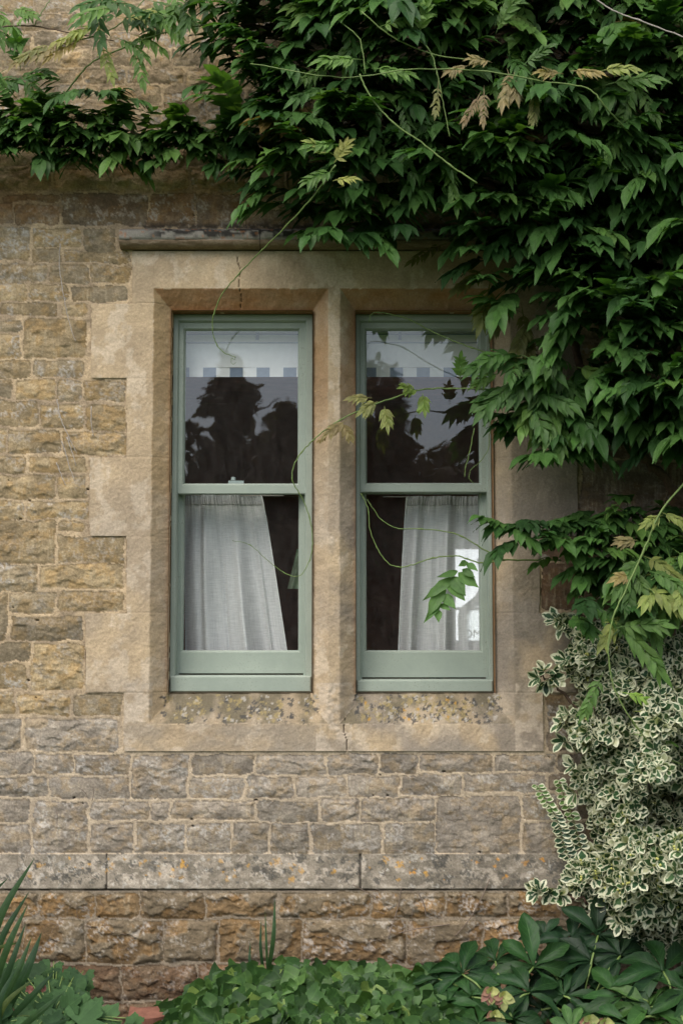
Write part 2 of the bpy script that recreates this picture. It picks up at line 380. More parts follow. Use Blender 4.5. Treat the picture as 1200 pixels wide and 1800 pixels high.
STONES = []
def add(rows):
    for r in rows: STONES.append(list(r))
add([(8,343,105,354),(28,360,104,394),(-40,357,24,394),(110,341,258,396),(262,342,343,398),(348,342,426,400),(431,345,484,366),(431,370,560,402),
 (488,345,600,366),(-40,400,52,456),(60,402,143,435),(149,403,203,442),(57,438,108,460),(115,443,229,462),(-40,465,83,496),(89,467,156,497),(160,467,228,497),
 (-40,499,48,530),(53,501,120,529),(126,504,225,530),(-40,535,-4,556),(3,535,99,555),(110,536,153,556),(-40,564,38,583),(-40,588,36,628),(43,562,153,628),
 (-40,633,56,664),(63,634,150,664),(-40,668,20,700),(28,668,98,702),(103,670,144,704),(149,670,221,705),(-40,707,67,750),(73,711,145,753),(151,714,221,756),
 (-40,757,10,797),(15,758,105,797),(110,760,221,800),(-40,803,45,832),(51,804,152,832),(-40,838,96,877),(103,840,152,877),(-40,882,43,912),(49,883,154,911),
 (-40,916,98,990),(104,917,148,934),(105,942,219,990),(-40,993,66,1040),(72,994,218,1034),(-40,1045,13,1125),(19,1043,98,1077),(104,1040,217,1075),(22,1085,145,1126),
 (-40,1131,51,1162),(-40,1168,49,1210),(57,1133,146,1212),(-40,1217,27,1254),(34,1220,122,1256),(130,1221,216,1257),(-40,1264,38,1320),(47,1264,209,1319),
 (-40,1325,57,1360),(63,1326,127,1360),(132,1327,228,1360),(234,1328,329,1402),(338,1327,445,1360),(451,1327,570,1361),(577,1326,662,1360),(669,1326,733,1357),(739,1326,862,1356),(868,1327,976,1356),
 (-40,1366,83,1400),(89,1366,228,1402),(337,1367,426,1402),(434,1366,514,1402),(521,1365,607,1399),(612,1364,700,1400),(707,1362,808,1396),(816,1362,958,1391),(965,1361,1010,1391),
 (-40,1407,51,1443),(-40,1449,54,1500),(61,1410,152,1499),(161,1408,262,1440),(266,1409,297,1440),(303,1408,446,1440),(453,1408,560,1444),(567,1404,630,1442),(635,1404,763,1444),
 (768,1400,912,1500),(919,1398,975,1439),(919,1447,1010,1500),(161,1448,232,1500),(239,1447,325,1499),(331,1449,405,1498),(410,1448,470,1499),(477,1449,543,1500),(551,1449,668,1500),(676,1450,763,1500),
 (-40,1570,66,1612),(70,1570,166,1613),(170,1570,244,1613),(248,1567,357,1613),(362,1569,484,1610),(492,1569,648,1612),(653,1569,780,1612),(785,1569,888,1610),(893,1569,980,1612),
 (-40,1617,40,1690),(43,1617,149,1690),(154,1618,285,1692),(289,1617,383,1690),(389,1617,530,1690),(534,1617,712,1690),(716,1618,845,1695),(850,1617,940,1690),(945,1617,1060,1690),
 (-40,1696,95,1757),(100,1697,212,1757),(216,1697,345,1757),(350,1695,520,1757),(525,1697,700,1757),(705,1700,860,1757),(865,1697,1010,1757),
 (-40,1763,145,1835),(150,1763,225,1835),(228,1763,400,1835),(405,1763,560,1835),(565,1763,760,1835),(765,1763,1010,1835),
 (-40,-35,60,22),(65,-35,175,22),(180,-35,300,22),(305,-35,430,22),(-40,27,130,55),(135,27,260,55),(265,27,330,57),(338,29,430,57),
 (-40,60,55,117),(62,60,190,81),(195,60,330,83),(335,62,430,83),(62,86,160,117),(165,86,252,117),(258,87,297,118),(303,88,363,116),(368,88,430,117),
 (-40,122,72,146),(77,122,143,147),(148,123,218,148),(224,122,320,147),(326,124,365,160),(370,122,430,156),
 (-40,151,98,182),(103,152,175,176),(180,152,282,182),(288,165,365,232),(370,162,430,195),(370,200,430,232),(-40,187,98,217),(103,182,208,217),(213,187,282,224),
 (-40,222,70,255),(76,223,205,255),(212,229,330,257),(336,238,430,257),(-40,260,60,292),(66,260,190,292),(196,262,300,292),(306,262,430,292),
 (-40,298,90,336),(96,298,195,336),(201,298,330,336),(336,298,430,336),(436,298,560,336),
 (1019,812,1165,942),(1019,770,1130,805),(1136,770,1290,805),(1171,812,1300,880),(1171,886,1300,942),(952,990,1013,1072),(1019,948,1160,1010),(1019,1016,1120,1072),
 (1017,1079,1150,1140),(1017,1146,1130,1213),(961,1223,1080,1258),(962,1263,1060,1318),(985,1326,1090,1356),(948,949,1013,985)])
# courses running on beyond the surveyed faces
R = random.Random(3)
base = list(STONES)
for r in base:
    if r[0] == -40:
        r[0] = -40 - R.randint(5, 50); x = r[0] - 6
        while x > -215:
            w = R.randint(60, 120); STONES.append([max(x - w, -230), r[1] + R.randint(-1, 1), x, r[3] + R.randint(-1, 1)]); x -= w + 6
    if r[2] >= 975 and r[2] <= 1300 and r[1] > 760 or (r[2] in (430, 560, 600) and r[1] < 400):
        x = r[2] + 6
        while x < 1410:
            w = R.randint(55, 120); STONES.append([x, r[1], min(x + w, 1430), r[3]]); x += w + 6
y = 405                                                 # courses behind the climber, right of the window
while y < 765:
    h = R.choice([30, 36, 42, 60]); x = 955 + R.randint(0, 30)
    while x < 1410:
        w = R.randint(60, 130); STONES.append([x, y, min(x + w, 1430), min(y + h, 764)]); x += w + 6
    y += h + 6
for y0, y1 in ((-160, -118), (-112, -75), (-69, -41)):
    x = -220
    while x < 1410:
        w = R.randint(60, 120); STONES.append([x, y0, x + w, y1]); x += w + 6

STEP = 2.0
gx = np.arange(-200, 1401, STEP); gy = np.arange(-150, 1835, STEP)
PX, PY = np.meshgrid(gx, gy, indexing='ij')
wx = (fbm(PX / 26, PY / 26, 1, 4) - .5) * 11 + (fbm(PX / 6, PY / 6, 2, 2) - .5) * 3.0
wy = (fbm(PX / 30, PY / 22, 4, 4) - .5) * 10 + (fbm(PX / 6, PY / 6, 5, 2) - .5) * 3.0
QX, QY = PX + wx, PY + wy
# mortar bed
H = 0.0030 + 0.005 * (fbm(PX / 10, PY / 10, 6, 4) - .5)
C = mixc(np.zeros(PX.shape + (3,)) + np.array((0.52, 0.40, 0.26)), (0.36, 0.28, 0.19), sstep(.35, .65, fbm(PX / 40, PY / 40, 7)))
low = sstep(1150, 1400, PY); C = mixc(C, (0.49, 0.41, 0.31), low * .8); C = C * (1 - .38 * (PY > 1563))[..., None]
upp = sstep(60, -20, PY) ; C = mixc(C, (0.42, 0.34, 0.25), upp * .6)
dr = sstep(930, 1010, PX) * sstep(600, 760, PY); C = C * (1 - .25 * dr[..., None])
facA = facets(QX / 22, QY / 13, 1); facB = facets(QX / 9, QY / 7, 2)
fb1 = fbm(PX / 14, PY / 11, 9, 5, .55); fb2 = fbm(PX / 40, PY / 30, 10, 4)
chis = fbm(PX / 2.6, PY / 26, 12, 2); lich = fbm(PX / 18, PY / 14, 13, 5, .6); spk = fbm(PX / 3.2, PY / 3.2, 14, 2)
for k, (x0, y0, x1, y1) in enumerate(STONES):
    plinth = y0 > 1560
    i0 = max(int((x0 - 14 - gx[0]) / STEP), 0); i1 = min(int((x1 + 14 - gx[0]) / STEP) + 1, len(gx))
    j0 = max(int((y0 - 14 - gy[0]) / STEP), 0); j1 = min(int((y1 + 14 - gy[0]) / STEP) + 1, len(gy))
    if i1 <= i0 or j1 <= j0: continue
    sl = (slice(i0, i1), slice(j0, j1))
    rr = R.uniform(3, 8); cx, cy = (x0 + x1) / 2, (y0 + y1) / 2; hx, hy = (x1 - x0) / 2 - rr + .8, (y1 - y0) / 2 - rr + .8
    sk = R.uniform(-.02, .02)
    ax = np.abs(QX[sl] - cx + (QY[sl] - cy) * R.uniform(-.06, .06)) - hx; ay = np.abs(QY[sl] - cy + (QX[sl] - cx) * sk) - hy
    d = -(np.sqrt(np.maximum(ax, 0) ** 2 + np.maximum(ay, 0) ** 2) + np.minimum(np.maximum(ax, ay), 0) - rr)
    ins = d > 0
    flat = R.random() < (0.25 if not plinth else .1)
    if 341 <= y0 <= 372 or (x0 > 940 and 760 < y0 < 1300): flat = True
    amp = R.uniform(.25, .45) if flat else R.uniform(.8, 1.35)
    if plinth: amp = R.uniform(.8, 1.2)
    tall = (y1 - y0) > 55
    edge = np.clip(d / 7, 0, 1)
    bul = (1 - np.exp(-np.clip(d, 0, 99) / 5)) * 0.0065 + np.clip(d / 20, 0, 1) * 0.006 * amp
    kf = 1.0 if plinth else .62
    h = 0.0010 + bul * (.72 if plinth else .45) + edge * amp * .74 * kf * (0.0068 * facA[sl] + 0.0032 * facB[sl] + 0.010 * (fb1[sl] - .5) + .004 * (fb2[sl] - .5))
    if flat or R.random() < .35: h = h + edge * .0012 * (chis[sl] - .5)
    # colour of this block
    g = R.random()
    if plinth:
        c0 = np.array((0.215, 0.145, 0.075)) * R.uniform(.75, 1.15)
        if y0 > 1650: c0 = np.array((0.165, 0.105, 0.062)) * R.uniform(.75, 1.15)
    elif 341 <= y0 <= 372: c0 = np.array((0.235, 0.165, 0.10)) * R.uniform(.8, 1.15)
    elif y0 > 1260: c0 = np.array((0.305, 0.266, 0.217)) * R.uniform(.80, 1.12)
    elif y0 < 300: c0 = np.array((0.36, 0.28, 0.18)) * R.uniform(.8, 1.2)  # upper blocks paler, sunlight put into their colour
    else: c0 = np.array((0.315, 0.245, 0.145)) * R.uniform(.78, 1.16)
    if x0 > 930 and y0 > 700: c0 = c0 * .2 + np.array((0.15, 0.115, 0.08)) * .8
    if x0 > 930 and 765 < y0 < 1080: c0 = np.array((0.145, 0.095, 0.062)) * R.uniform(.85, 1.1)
    if g < .22 and not plinth: c0 = c0 * .6 + np.array((0.17, 0.155, 0.125)) * .4
    cc = np.zeros(h.shape + (3,)) + c0
    tone = sstep(.3, .7, fb2[sl])[..., None]
    cc = cc * (0.82 + 0.36 * tone)
    cc = mixc(cc, c0 * np.array((1.18, 1.0, .7)), sstep(.5, .62, lich[sl][::-1, :]) * .5)
    cc = cc * (0.90 + .25 * np.clip(fb1[sl], 0, 1))[..., None]
    if flat or R.random() < .4: cc = mixc(cc, (0.46, .39, .27), sstep(.55, .72, chis[sl]) * .35 * edge * sstep(.4, .6, fb2[sl]))
    wl_ = R.choice([0, .25, .5, .8, 1.0]) * (1.0 if not (plinth and y0 > 1650) else .4)
    if k in (9,): wl_ = 2
    up = 1 - .5 * (QY[sl] - y0) / max(y1 - y0, 1)
    lm = sstep(.53, .60, lich[sl] * (.85 + .2 * up)) * sstep(.35, .62, spk[sl]) * min(wl_, 1)
    if wl_ == 2: lm = sstep(.32, .5, lich[sl]) * sstep(.4, .6, spk[sl]) * (QY[sl] - y0 < 55 - (QX[sl] - 10) * .4)
    cc = mixc(cc, (0.46, .435, .40), lm * .75)
    if plinth:                                           # spalled outer skin over an orange core
        if y0 < 1600: sm = sstep(.0, .03, (fbm(PX[sl] / 34, PY[sl] / 26, 15, 4) - .5) + (.5 - (QY[sl] - y0) / (y1 - y0)) * .35 + R.uniform(-.12, .12))
        else: sm = sstep(.0, .03, (fbm(PX[sl] / 44, PY[sl] / 34, 16, 4) - .5) + R.uniform(-.1, .1)) * (1.0 if y0 < 1650 else .35)
        h = h * (1 - .3 * sm) + .008 * sm * edge
        gcol = np.array((0.19, 0.155, 0.105)) * R.uniform(.85, 1.1)
        cc = mixc(cc, gcol * (0.8 + .5 * lich[sl][..., None]), sm * .85)
        cc = mixc(cc, (.5, .47, .42), sm * sstep(.58, .64, lich[sl]) * sstep(.45, .65, spk[sl]) * .4)
    stri = fbm(QX[sl] / 9, QY[sl] / 2.6, 50 + k % 5, 3); cc = cc * (.84 + .32 * stri)[..., None]
    # blocks darken right at the joint
    cc = cc * (0.72 + .28 * sstep(0, 3.0, d))[..., None]
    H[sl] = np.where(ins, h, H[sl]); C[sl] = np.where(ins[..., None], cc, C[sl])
# tiny holes in the pointing
for _ in range(300):
    x = R.uniform(-60, 1000); yv = R.uniform(340, 1760)
    i = int((x - gx[0]) / STEP); j = int((yv - gy[0]) / STEP)
    if H[i, j] < .003 and 2 < i < len(gx) - 3:
        rx, ry = (R.randint(1, 3), 1)
        H[i:i + rx, j:j + ry] -= .02; C[i:i + rx, j:j + ry] *= .2

# string course of weathered ashlar: slope between py 1503 and 1562
sc = (PY >= 1502) & (PY <= 1563)
cj = np.minimum(np.abs(PX - 188 + wx * .2), np.abs(PX - 633 + wx * .1)); cj = np.minimum(cj, np.abs(PX - 1105))
cH = .003 + .003 * (fbm(PX / 8, PY / 8, 17, 4) - .5) - .008 * (cj < 1.6)
cC = mixc(np.zeros(PX.shape + (3,)) + np.array((0.25, .222, .178)), (0.17, .152, .12), sstep(.35, .65, fbm(PX / 22, PY / 16, 18, 5)))
cC = mixc(cC, (0.40, .36, .30), sstep(.56, .64, fbm(PX / 13, PY / 10, 19, 4)) * .7)
cC = cC * (1 - .25 * sstep(600, 950, PX))[..., None]
cC[cj < 1.6] *= .3
def blobs(Carr, X, Yy, n, xr, yr, rr, color, seed, mmax=1.0, lift=None):
    q = random.Random(seed)
    for _ in range(n):
        x = q.uniform(*xr); yv = q.uniform(*yr); r = q.uniform(*rr) * (1 if q.random() < .8 else 1.7)
        i0 = np.searchsorted(X, x - r * 1.8); i1 = np.searchsorted(X, x + r * 1.8) + 1
        j0 = np.searchsorted(Yy, yv - r * 1.8); j1 = np.searchsorted(Yy, yv + r * 1.8) + 1
        if i1 - i0 < 1 or j1 - j0 < 1 or j0 >= len(Yy) or i0 >= len(X): continue
        A, B = np.meshgrid(X[i0:i1], Yy[j0:j1], indexing='ij')
        dd = np.sqrt((A - x) ** 2 + ((B - yv) * 1.15) ** 2) + (fbm(A / 3.0, B / 3.0, seed, 3) - .5) * r * 3.4
        m = sstep(r, r * .72, dd) * q.uniform(.55, 1) * mmax
        Carr[i0:i1, j0:j1] = mixc(Carr[i0:i1, j0:j1], color, m)
blobs(cC, gx, gy, 130, (-60, 1010), (1506, 1560), (1.5, 4.5), (.42, .41, .375), 22, .65)
blobs(cC, gx, gy, 190, (-60, 1010), (1504, 1552), (2.5, 6.5), (.07, .068, .06), 21, .85)
blobs(cC, gx, gy, 60, (-30, 760), (1506, 1548), (1.3, 3.8), (.44, .25, .05), 23, .8)
blobs(cC, gx, gy, 14, (700, 960), (1506, 1548), (1.3, 3.0), (.46, .22, .03), 24, .85)
H = np.where(sc, cH, H); C = np.where(sc[..., None], cC, C)
gap = (PY > 1563) & (PY < 1566); gq = fbm(PX / 20, PY * 0, 49, 3); H = np.where(gap, -.001 - .010 * sstep(.4, .6, gq), H); C = np.where(gap[..., None], C * (.85 - .3 * sstep(.4, .6, gq))[..., None], C)
Y0 = -0.048 * sstep(0, 1, (PY - 1500) / 62 * .8 + .1) * (PY > 1500)
Y0 = np.where(PY > 1563, -0.040, Y0)
# weather stains: darker wet-brown band beneath the climber on the left
st = sstep(230, 310, PY + wy * 3) * sstep(402, 355, PY + wy * 2) * sstep(600, 420, PX) * (.5 + .7 * sstep(.3, .65, fbm(PX / 45, PY / 25, 55, 4))); C = C * (1 - np.array((.12, .24, .34)) * st[..., None])

hc = np.exp(-((PY - 399) / 6.5) ** 2) * sstep(225, 260, PX) * sstep(.38, .55, fbm(PX / 9, PY / 6, 48, 4)); C = mixc(C, (.045, .04, .036), hc * .85)
# surround outline in survey pixels (blocks)
SUR = [(232,440,1000,533),(160,533,1015,665),(222,665,950,803),(157,803,1015,943),(222,943,948,1077),(150,1077,1012,1218),(217,1218,955,1321)]
cover = np.zeros(PX.shape, bool)
for a, b, c, d_ in SUR: cover |= (PX > a + 3) & (PX < c - 3) & (PY > b + (3 if b > 440 else -5)) & (PY < d_ - 3)
cover |= (PX > 236) & (PX < 944) & (PY > 436) & (PY < 1317)
H = np.where(cover, -.12, H)
hole = ((PX > 285) & (PX < 562) | (PX > 612) & (PX < 885)) & (PY > 520) & (PY < 1240)
base_pt = P(PX, PY, 0.0)
a_ = (PX - 600) / FPX; b_ = (900 - PY) / FPX; dy_ = CT - b_ * ST; dz_ = ST + b_ * CT; t_ = (Y0 - CAMY) / dy_
V = np.stack([a_ * t_, Y0 - H, CAMZ + dz_ * t_], -1)
nx, ny = PX.shape; ID = np.arange(nx * ny).reshape(nx, ny)
Fq = np.stack([ID[:-1, :-1], ID[:-1, 1:], ID[1:, 1:], ID[1:, :-1]], -1)
keep = ~hole[:-1, :-1]
def sub(jlo, jhi, name, **k):
    sl = slice(jlo, jhi); f = Fq[:, sl][keep[:, sl]]
    u, inv = np.unique(f.ravel(), return_inverse=True)
    o = mesh_np(name, V.reshape(-1, 3)[u], inv.reshape(-1, 4), M_STONE, house, col=C.reshape(-1, 3)[u]); tagp(o, **k); return o
ja = int((1502 - gy[0]) / STEP); jb = int((1564 - gy[0]) / STEP)
sub(0, ja, 'rubble_wall'); sub(ja, jb, 'plinth_course', label='sloping ashlar band dotted with orange and black lichen'); sub(jb, ny - 1, 'plinth', label='crumbling orange brown plinth blocks')

# ------------------------------------------------------------------ window surround (dressed stone)
def wz(px, py, Y): p = P(px, py, Y); return float(p[0]), float(p[2])
FRONT = -0.009
def wrect(x0, y0, x1, y1, Y):
    X0, Z1 = wz(x0, y0, Y); X1, Z0 = wz(x1, y1, Y); return X0, X1, Z0, Z1
OUT = [wrect(271, 507, 576, 1272, FRONT), wrect(597, 507, 903, 1272, FRONT)]
DJ, DB = 0.055, 0.085
INN = [wrect(304, 549, 547, 1217, .05), wrect(626, 549, 868, 1217, .05)]
st_ = 0.0032
sx = np.arange(wz(150, 800, FRONT)[0] - .004, wz(1016, 800, FRONT)[0] + .004, st_); sz = np.arange(wz(600, 1322, FRONT)[1], wz(600, 436, FRONT)[1], st_)
SX, SZ = np.meshgrid(sx, sz, indexing='ij')
# pixel coordinates of the grid on the front plane (for block outlines only)
dyw = FRONT - CAMY; rz = (SZ - CAMZ) / dyw; tb = (rz * CT - ST) / (CT + rz * ST)
GPY = 900 - tb * FPX; GPX = 600 + (SX / dyw) * (CT - tb * ST) * FPX
inside = np.zeros(SX.shape, bool); djt = np.full(SX.shape, 99.0)
ux = (fbm(SX * 40, SZ * 40, 20, 3) - .5) * 4
for a, b, c, d_ in SUR:
    inside |= (GPX > a + ux * .5) & (GPX < c + ux * .5) & (GPY > b) & (GPY < d_)
for yj in (533, 665, 803, 943, 1077, 1218):
    m = (GPX < 303) | (GPX > 868); djt = np.where(m, np.minimum(djt, np.abs(GPY - yj + ux * .25)), djt)
for xj in (271, ): djt = np.where(GPY < 507, np.minimum(djt, np.abs(GPX - xj + ux * .25) + .5), djt)
djt = np.where((GPX > 550) & (GPX < 625), np.minimum(djt, np.minimum(np.abs(GPY - 803), np.abs(GPY - 660)) + .6), djt)
dep = np.zeros(SX.shape); allin = np.zeros(SX.shape, bool); sill = np.zeros(SX.shape, bool); soff = np.zeros(SX.shape, bool); chj = np.zeros(SX.shape, bool)
er = (fbm(SX * 30, SZ * 30, 24, 4) - .5)
for (oX0, oX1, oZ0, oZ1), (iX0, iX1, iZ0, iZ1) in zip(OUT, INN):
    e = er * .0065
    tl = (SX - oX0 + e) / (iX0 - oX0); tr = (oX1 - SX + e) / (oX1 - iX1); tt = (oZ1 - SZ + e) / (oZ1 - iZ1); tbm = (SZ - oZ0 + e * 1.6) / (iZ0 - oZ0)
    D4 = np.stack([np.where(t < 1, np.maximum(t, 0) * dd, 9) for t, dd in ((tl, DJ), (tr, DJ), (tt, DJ), (tbm, DB))], 0)
    # rounded arrises
    md = D4.min(0); am = D4.argmin(0)
    inn = (SX > iX0) & (SX < iX1) & (SZ > iZ0) & (SZ < iZ1)
    inr = (tl > 0) & (tr > 0) & (tt > 0) & (tbm > 0)
    dep = np.where(inr, np.minimum(md, .09), dep); allin |= inn
    sill |= inr & (am == 3); soff |= inr & (am == 2); chj |= inr & ((am == 0) | (am == 1))
SH = .0028 * (fbm(SX * 28, SZ * 28, 25, 5, .6) - .5) + .0016 * (fbm(SX * 110, SZ * 110, 26, 3) - .5) * 1.6
SH -= .0014 * sstep(1.3, .3, djt)
midm = (GPX > 572) & (GPX < 604)
SH += np.where(midm & (GPY > 1205) & (GPY < 1290), .006 * (fbm(SX * 70, SZ * 70, 27, 4) - .5), 0)
def crack(pts, w, dpt):
    global SH
    m = np.full(SX.shape, 99.0)
    for (xa, ya), (xb, yb) in zip(pts[:-1], pts[1:]):
        L2 = (xb - xa) ** 2 + (yb - ya) ** 2; t = np.clip(((GPX - xa) * (xb - xa) + (GPY - ya) * (yb - ya)) / L2, 0, 1)
        m = np.minimum(m, np.hypot(GPX - xa - t * (xb - xa), GPY - ya - t * (yb - ya)))
    return m < w
ck = crack([(417, 443), (417, 458), (423, 474), (420, 500), (424, 520), (419, 548)], .55, 0) | crack([(606, 1262), (604, 1285), (609, 1300), (609, 1321)], .5, 0)
SH = np.where(ck, SH - .010, SH)
SC = mixc(np.zeros(SX.shape + (3,)) + np.array((0.49, .378, .245)), (0.42, .325, .215), sstep(.35, .65, fbm(SX * 7, SZ * 7, 30, 5)))
SC = mixc(SC, (0.58, .48, .36), sstep(.52, .62, fbm(SX * 14, SZ * 10, 31, 5, .6)) * .7)
SC = mixc(SC, (0.37, .23, .09), chj * .35 * sstep(1150, 560, GPY) * sstep(330, 200, np.minimum(np.abs(GPX - 288) * 1.0, 999)))
leftcol = sstep(400, 250, GPX)
SC = mixc(SC, (.42, .29, .145), chj * leftcol * .55 * (.5 + .5 * sstep(1100, 700, GPY)))
# iron-orange staining on the sheltered splay of the lintel and around it
or1 = soff * (.55 + .5 * (fbm(SX * 12, SZ * 30, 32, 4) - .3)); SC = mixc(SC, (.30, .140, .048), np.clip(or1 * 1.15, 0, .95))
or2 = np.exp(-((GPY - 470) / 40) ** 2) * sstep(600, 900, GPX) * .6; SC = mixc(SC, (.30, .17, .08), or2 * sstep(.35, .6, fbm(SX * 9, SZ * 9, 33, 4)))
or3 = (chj & (GPX > 540) & (GPX < 640)) * sstep(900, 560, GPY) * .75; SC = mixc(SC, (.30, .17, .075), or3 * sstep(.25, .6, fbm(SX * 14, SZ * 7, 34, 4)))
# grey weathering low down, on the mullion and to the right
gw = sstep(620, 1000, GPY) * (.35 + .45 * sstep(540, 620, GPX)) * sstep(.3, .6, fbm(SX * 8, SZ * 6, 35, 5)); SC = mixc(SC, (.28, .24, .20), gw)
gr = sstep(860, 920, GPX) * .75; SC = mixc(SC, (.19, .165, .13), gr * sstep(.3, .55, fbm(SX * 6, SZ * 6, 36, 5)))
hg = sstep(1266, 1280, GPY) * .6 * sstep(.35, .6, fbm(SX * 7, SZ * 12, 37, 4)); SC = mixc(SC, (.27, .235, .19), hg)
SC = mixc(SC, (.115, .10, .064), sill * (.45 + .55 * sstep(.3, .6, fbm(SX * 16, SZ * 16, 38, 5)))* .9)
lg = ((GPY > 1200) & (GPY < 1330) & ((GPX > 555) & (GPX < 618) | (GPX > 215) & (GPX < 268) | (GPX > 905))) & ~sill
SC = mixc(SC, (.50, .42, .33), lg * sstep(.4, .6, fbm(SX * 30, SZ * 30, 39, 4)) * .75)
lt = sstep(500, 440, GPY) * sstep(420, 300, np.abs(GPX - 380)) ; SC = mixc(SC, (.50, .42, .30), lt * sstep(.42, .6, fbm(SX * 18, SZ * 12, 41, 5)) * .7)
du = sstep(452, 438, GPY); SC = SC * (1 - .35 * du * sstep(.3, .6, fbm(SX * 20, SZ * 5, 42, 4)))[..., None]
SC[ck] *= .4
SC = SC * (1 - .07 * sstep(1.3, .2, djt))[..., None]
X2p = lambda x, z: None
def blobsW(n, rx, ry, rr, color, seed, mm=.85):
    pts = []
    q = random.Random(seed)
    for _ in range(n):
        x, zz = wz(q.uniform(*rx), q.uniform(*ry), .03); pts.append((x, zz, q.uniform(*rr) * .002))
    for x, zz, r in pts:
        i0 = np.searchsorted(sx, x - r * 2); i1 = np.searchsorted(sx, x + r * 2) + 1; j0 = np.searchsorted(sz, zz - r * 2); j1 = np.searchsorted(sz, zz + r * 2) + 1
        if i1 <= i0 or j1 <= j0 or i0 >= len(sx) or j0 >= len(sz): continue
        A, B = SX[i0:i1, j0:j1], SZ[i0:i1, j0:j1]
        dd = np.hypot(A - x, B - zz) + (fbm(A * 170, B * 170, seed, 3) - .5) * r * 3.6
        SC[i0:i1, j0:j1] = mixc(SC[i0:i1, j0:j1], color, sstep(r, r * .7, dd) * mm)
for (ra, rb) in (((285, 560), 40), ((625, 880), 75)):
    blobsW(int(rb * 1.6), ra, (1221, 1268), (1.2, 4.6), (.06, .058, .055), 51)
    blobsW(rb, ra, (1222, 1268), (1.0, 3.4), (.40, .38, .34), 52, .6)
    blobsW(rb, ra, (1222, 1268), (1.5, 5), (.30, .235, .10), 53, .6)
blobsW(10, (640, 800), (1225, 1265), (1.2, 3.6), (.40, .23, .05), 54)
SV = np.stack([SX, FRONT + dep - SH, SZ], -1)
outside = ~inside | allin
SID = np.arange(SX.size).reshape(SX.shape)
SF = np.stack([SID[:-1, :-1], SID[1:, :-1], SID[1:, 1:], SID[:-1, 1:]], -1)
kp = ~(outside[:-1, :-1] | outside[1:, 1:] | outside[1:, :-1] | outside[:-1, 1:])
reg = np.zeros(kp.shape, int)
gX, gY = GPX[:-1, :-1], GPY[:-1, :-1]
reg[:] = 1; reg[(gX > 545) & (gX < 628)] = 3; reg[gX > 760] = 2; reg[gY < 533] = 0; reg[gY > 1218] = 4
sur = empty('window_surround', (0, 0, 0)); sur.parent = house
sur.name = 'window_surround'
bpy.data.objects.remove(sur)
surb = None
parts = {0: ('lintel', None), 1: ('jamb', 'pale buff jamb blocks on the left'), 2: ('jamb', 'grey weathered jamb blocks on the right'), 3: ('mullion', None), 4: ('stone_sill', 'lichen spotted sloping stone sill')}
for r_, (nm, lb) in parts.items():
    f = SF[kp & (reg == r_)]
    u, inv = np.unique(f.ravel(), return_inverse=True)
    o = mesh_np(nm, SV.reshape(-1, 3)[u], inv.reshape(-1, 4), M_ASH, house, col=SC.reshape(-1, 3)[u]); tagp(o, label=lb)
# edge returns of the surround blocks and straight reveals behind the splays
mbr = MB()
for (X0, X1, Z0, Z1) in INN:
    Yb = .20; Ya = .028
    e = .003
    mbr.quad_grid([[(X0 - e, Ya, Z0 - e), (X0 - e, Ya, Z1 + e)], [(X0 - e, Yb, Z0 - e), (X0 - e, Yb, Z1 + e)]])
    mbr.quad_grid([[(X1 + e, Ya, Z0 - e), (X1 + e, Ya, Z1 + e)], [(X1 + e, Yb, Z0 - e), (X1 + e, Yb, Z1 + e)]])
    mbr.quad_grid([[(X0 - e, Ya, Z1 + e), (X1 + e, Ya, Z1 + e)], [(X0 - e, Yb, Z1 + e), (X1 + e, Yb, Z1 + e)]])
    mbr.quad_grid([[(X0 - e, .070, Z0 - e), (X1 + e, .070, Z0 - e)], [(X0 - e, Yb, Z0 - e), (X1 + e, Yb, Z0 - e)]])
M_REV = plain('reveal_stone', (.25, .135, .06), .9, .2, 30, .3, .6, .004)
mbr.build('reveal', M_REV, house)

# ------------------------------------------------------------------ hood mould
hx0 = wz(210, 420, -.05)[0]; hx1 = wz(925, 420, -.05)[0]
zt = wz(600, 404, -.057)[1]; z1 = wz(600, 417.5, -.055)[1]; z2 = wz(600, 420, -.055)[1]; zb = wz(600, 439, -.012)[1]
prof = [(.004, zt + .022), (-.012, zt + .017), (-.028, zt + .011), (-.044, zt + .005), (-.054, zt - .001), (-.057, zt - .006), (-.058, zt * .6 + z2 * .4), (-.058, zt * .3 + z2 * .7), (-.057, z2 + .001), (-.050, z2 - .0015)]
for k in range(0, 13):
    an = math.pi * .5 * k / 12
    prof.append((-.012 - .044 * math.cos(an) ** .8, z2 - .003 - (z2 - zb - .003) * math.sin(an)))
prof.append((.004, zb + .001))
prof = np.array(prof); npf = len(prof); xs = np.arange(hx0, hx1, .004)
HX, K = np.meshgrid(xs, np.arange(npf), indexing='ij')
yy = prof[K, 0]; zz = prof[K, 1]
wob = (fbm(HX * 22, K * .35, 43, 4) - .5); wob2 = (fbm(HX * 90, K * .8, 44, 3) - .5)
amp = np.where(K < 9, 1.0, .45)
yy = yy + amp * (.012 * wob + .006 * wob2) * (K > 0) * (K < npf - 1); zz = zz + amp * (.010 * wob + .006 * wob2) * (K > 0) * (K < 9)
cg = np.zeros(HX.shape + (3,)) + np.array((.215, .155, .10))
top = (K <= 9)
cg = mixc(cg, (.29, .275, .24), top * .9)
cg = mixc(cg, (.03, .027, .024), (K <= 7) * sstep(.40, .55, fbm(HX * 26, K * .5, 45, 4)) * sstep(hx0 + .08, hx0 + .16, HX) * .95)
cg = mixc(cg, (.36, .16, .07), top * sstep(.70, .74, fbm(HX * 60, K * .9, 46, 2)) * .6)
cg = mixc(cg, (.33, .26, .18), (~top) * sstep(.5, .62, fbm(HX * 30, K * .4, 47, 4)) * .5)
cg = cg * (1 - .75 * (np.abs(HX - wz(457, 420, -.05)[0]) < .003))[..., None]
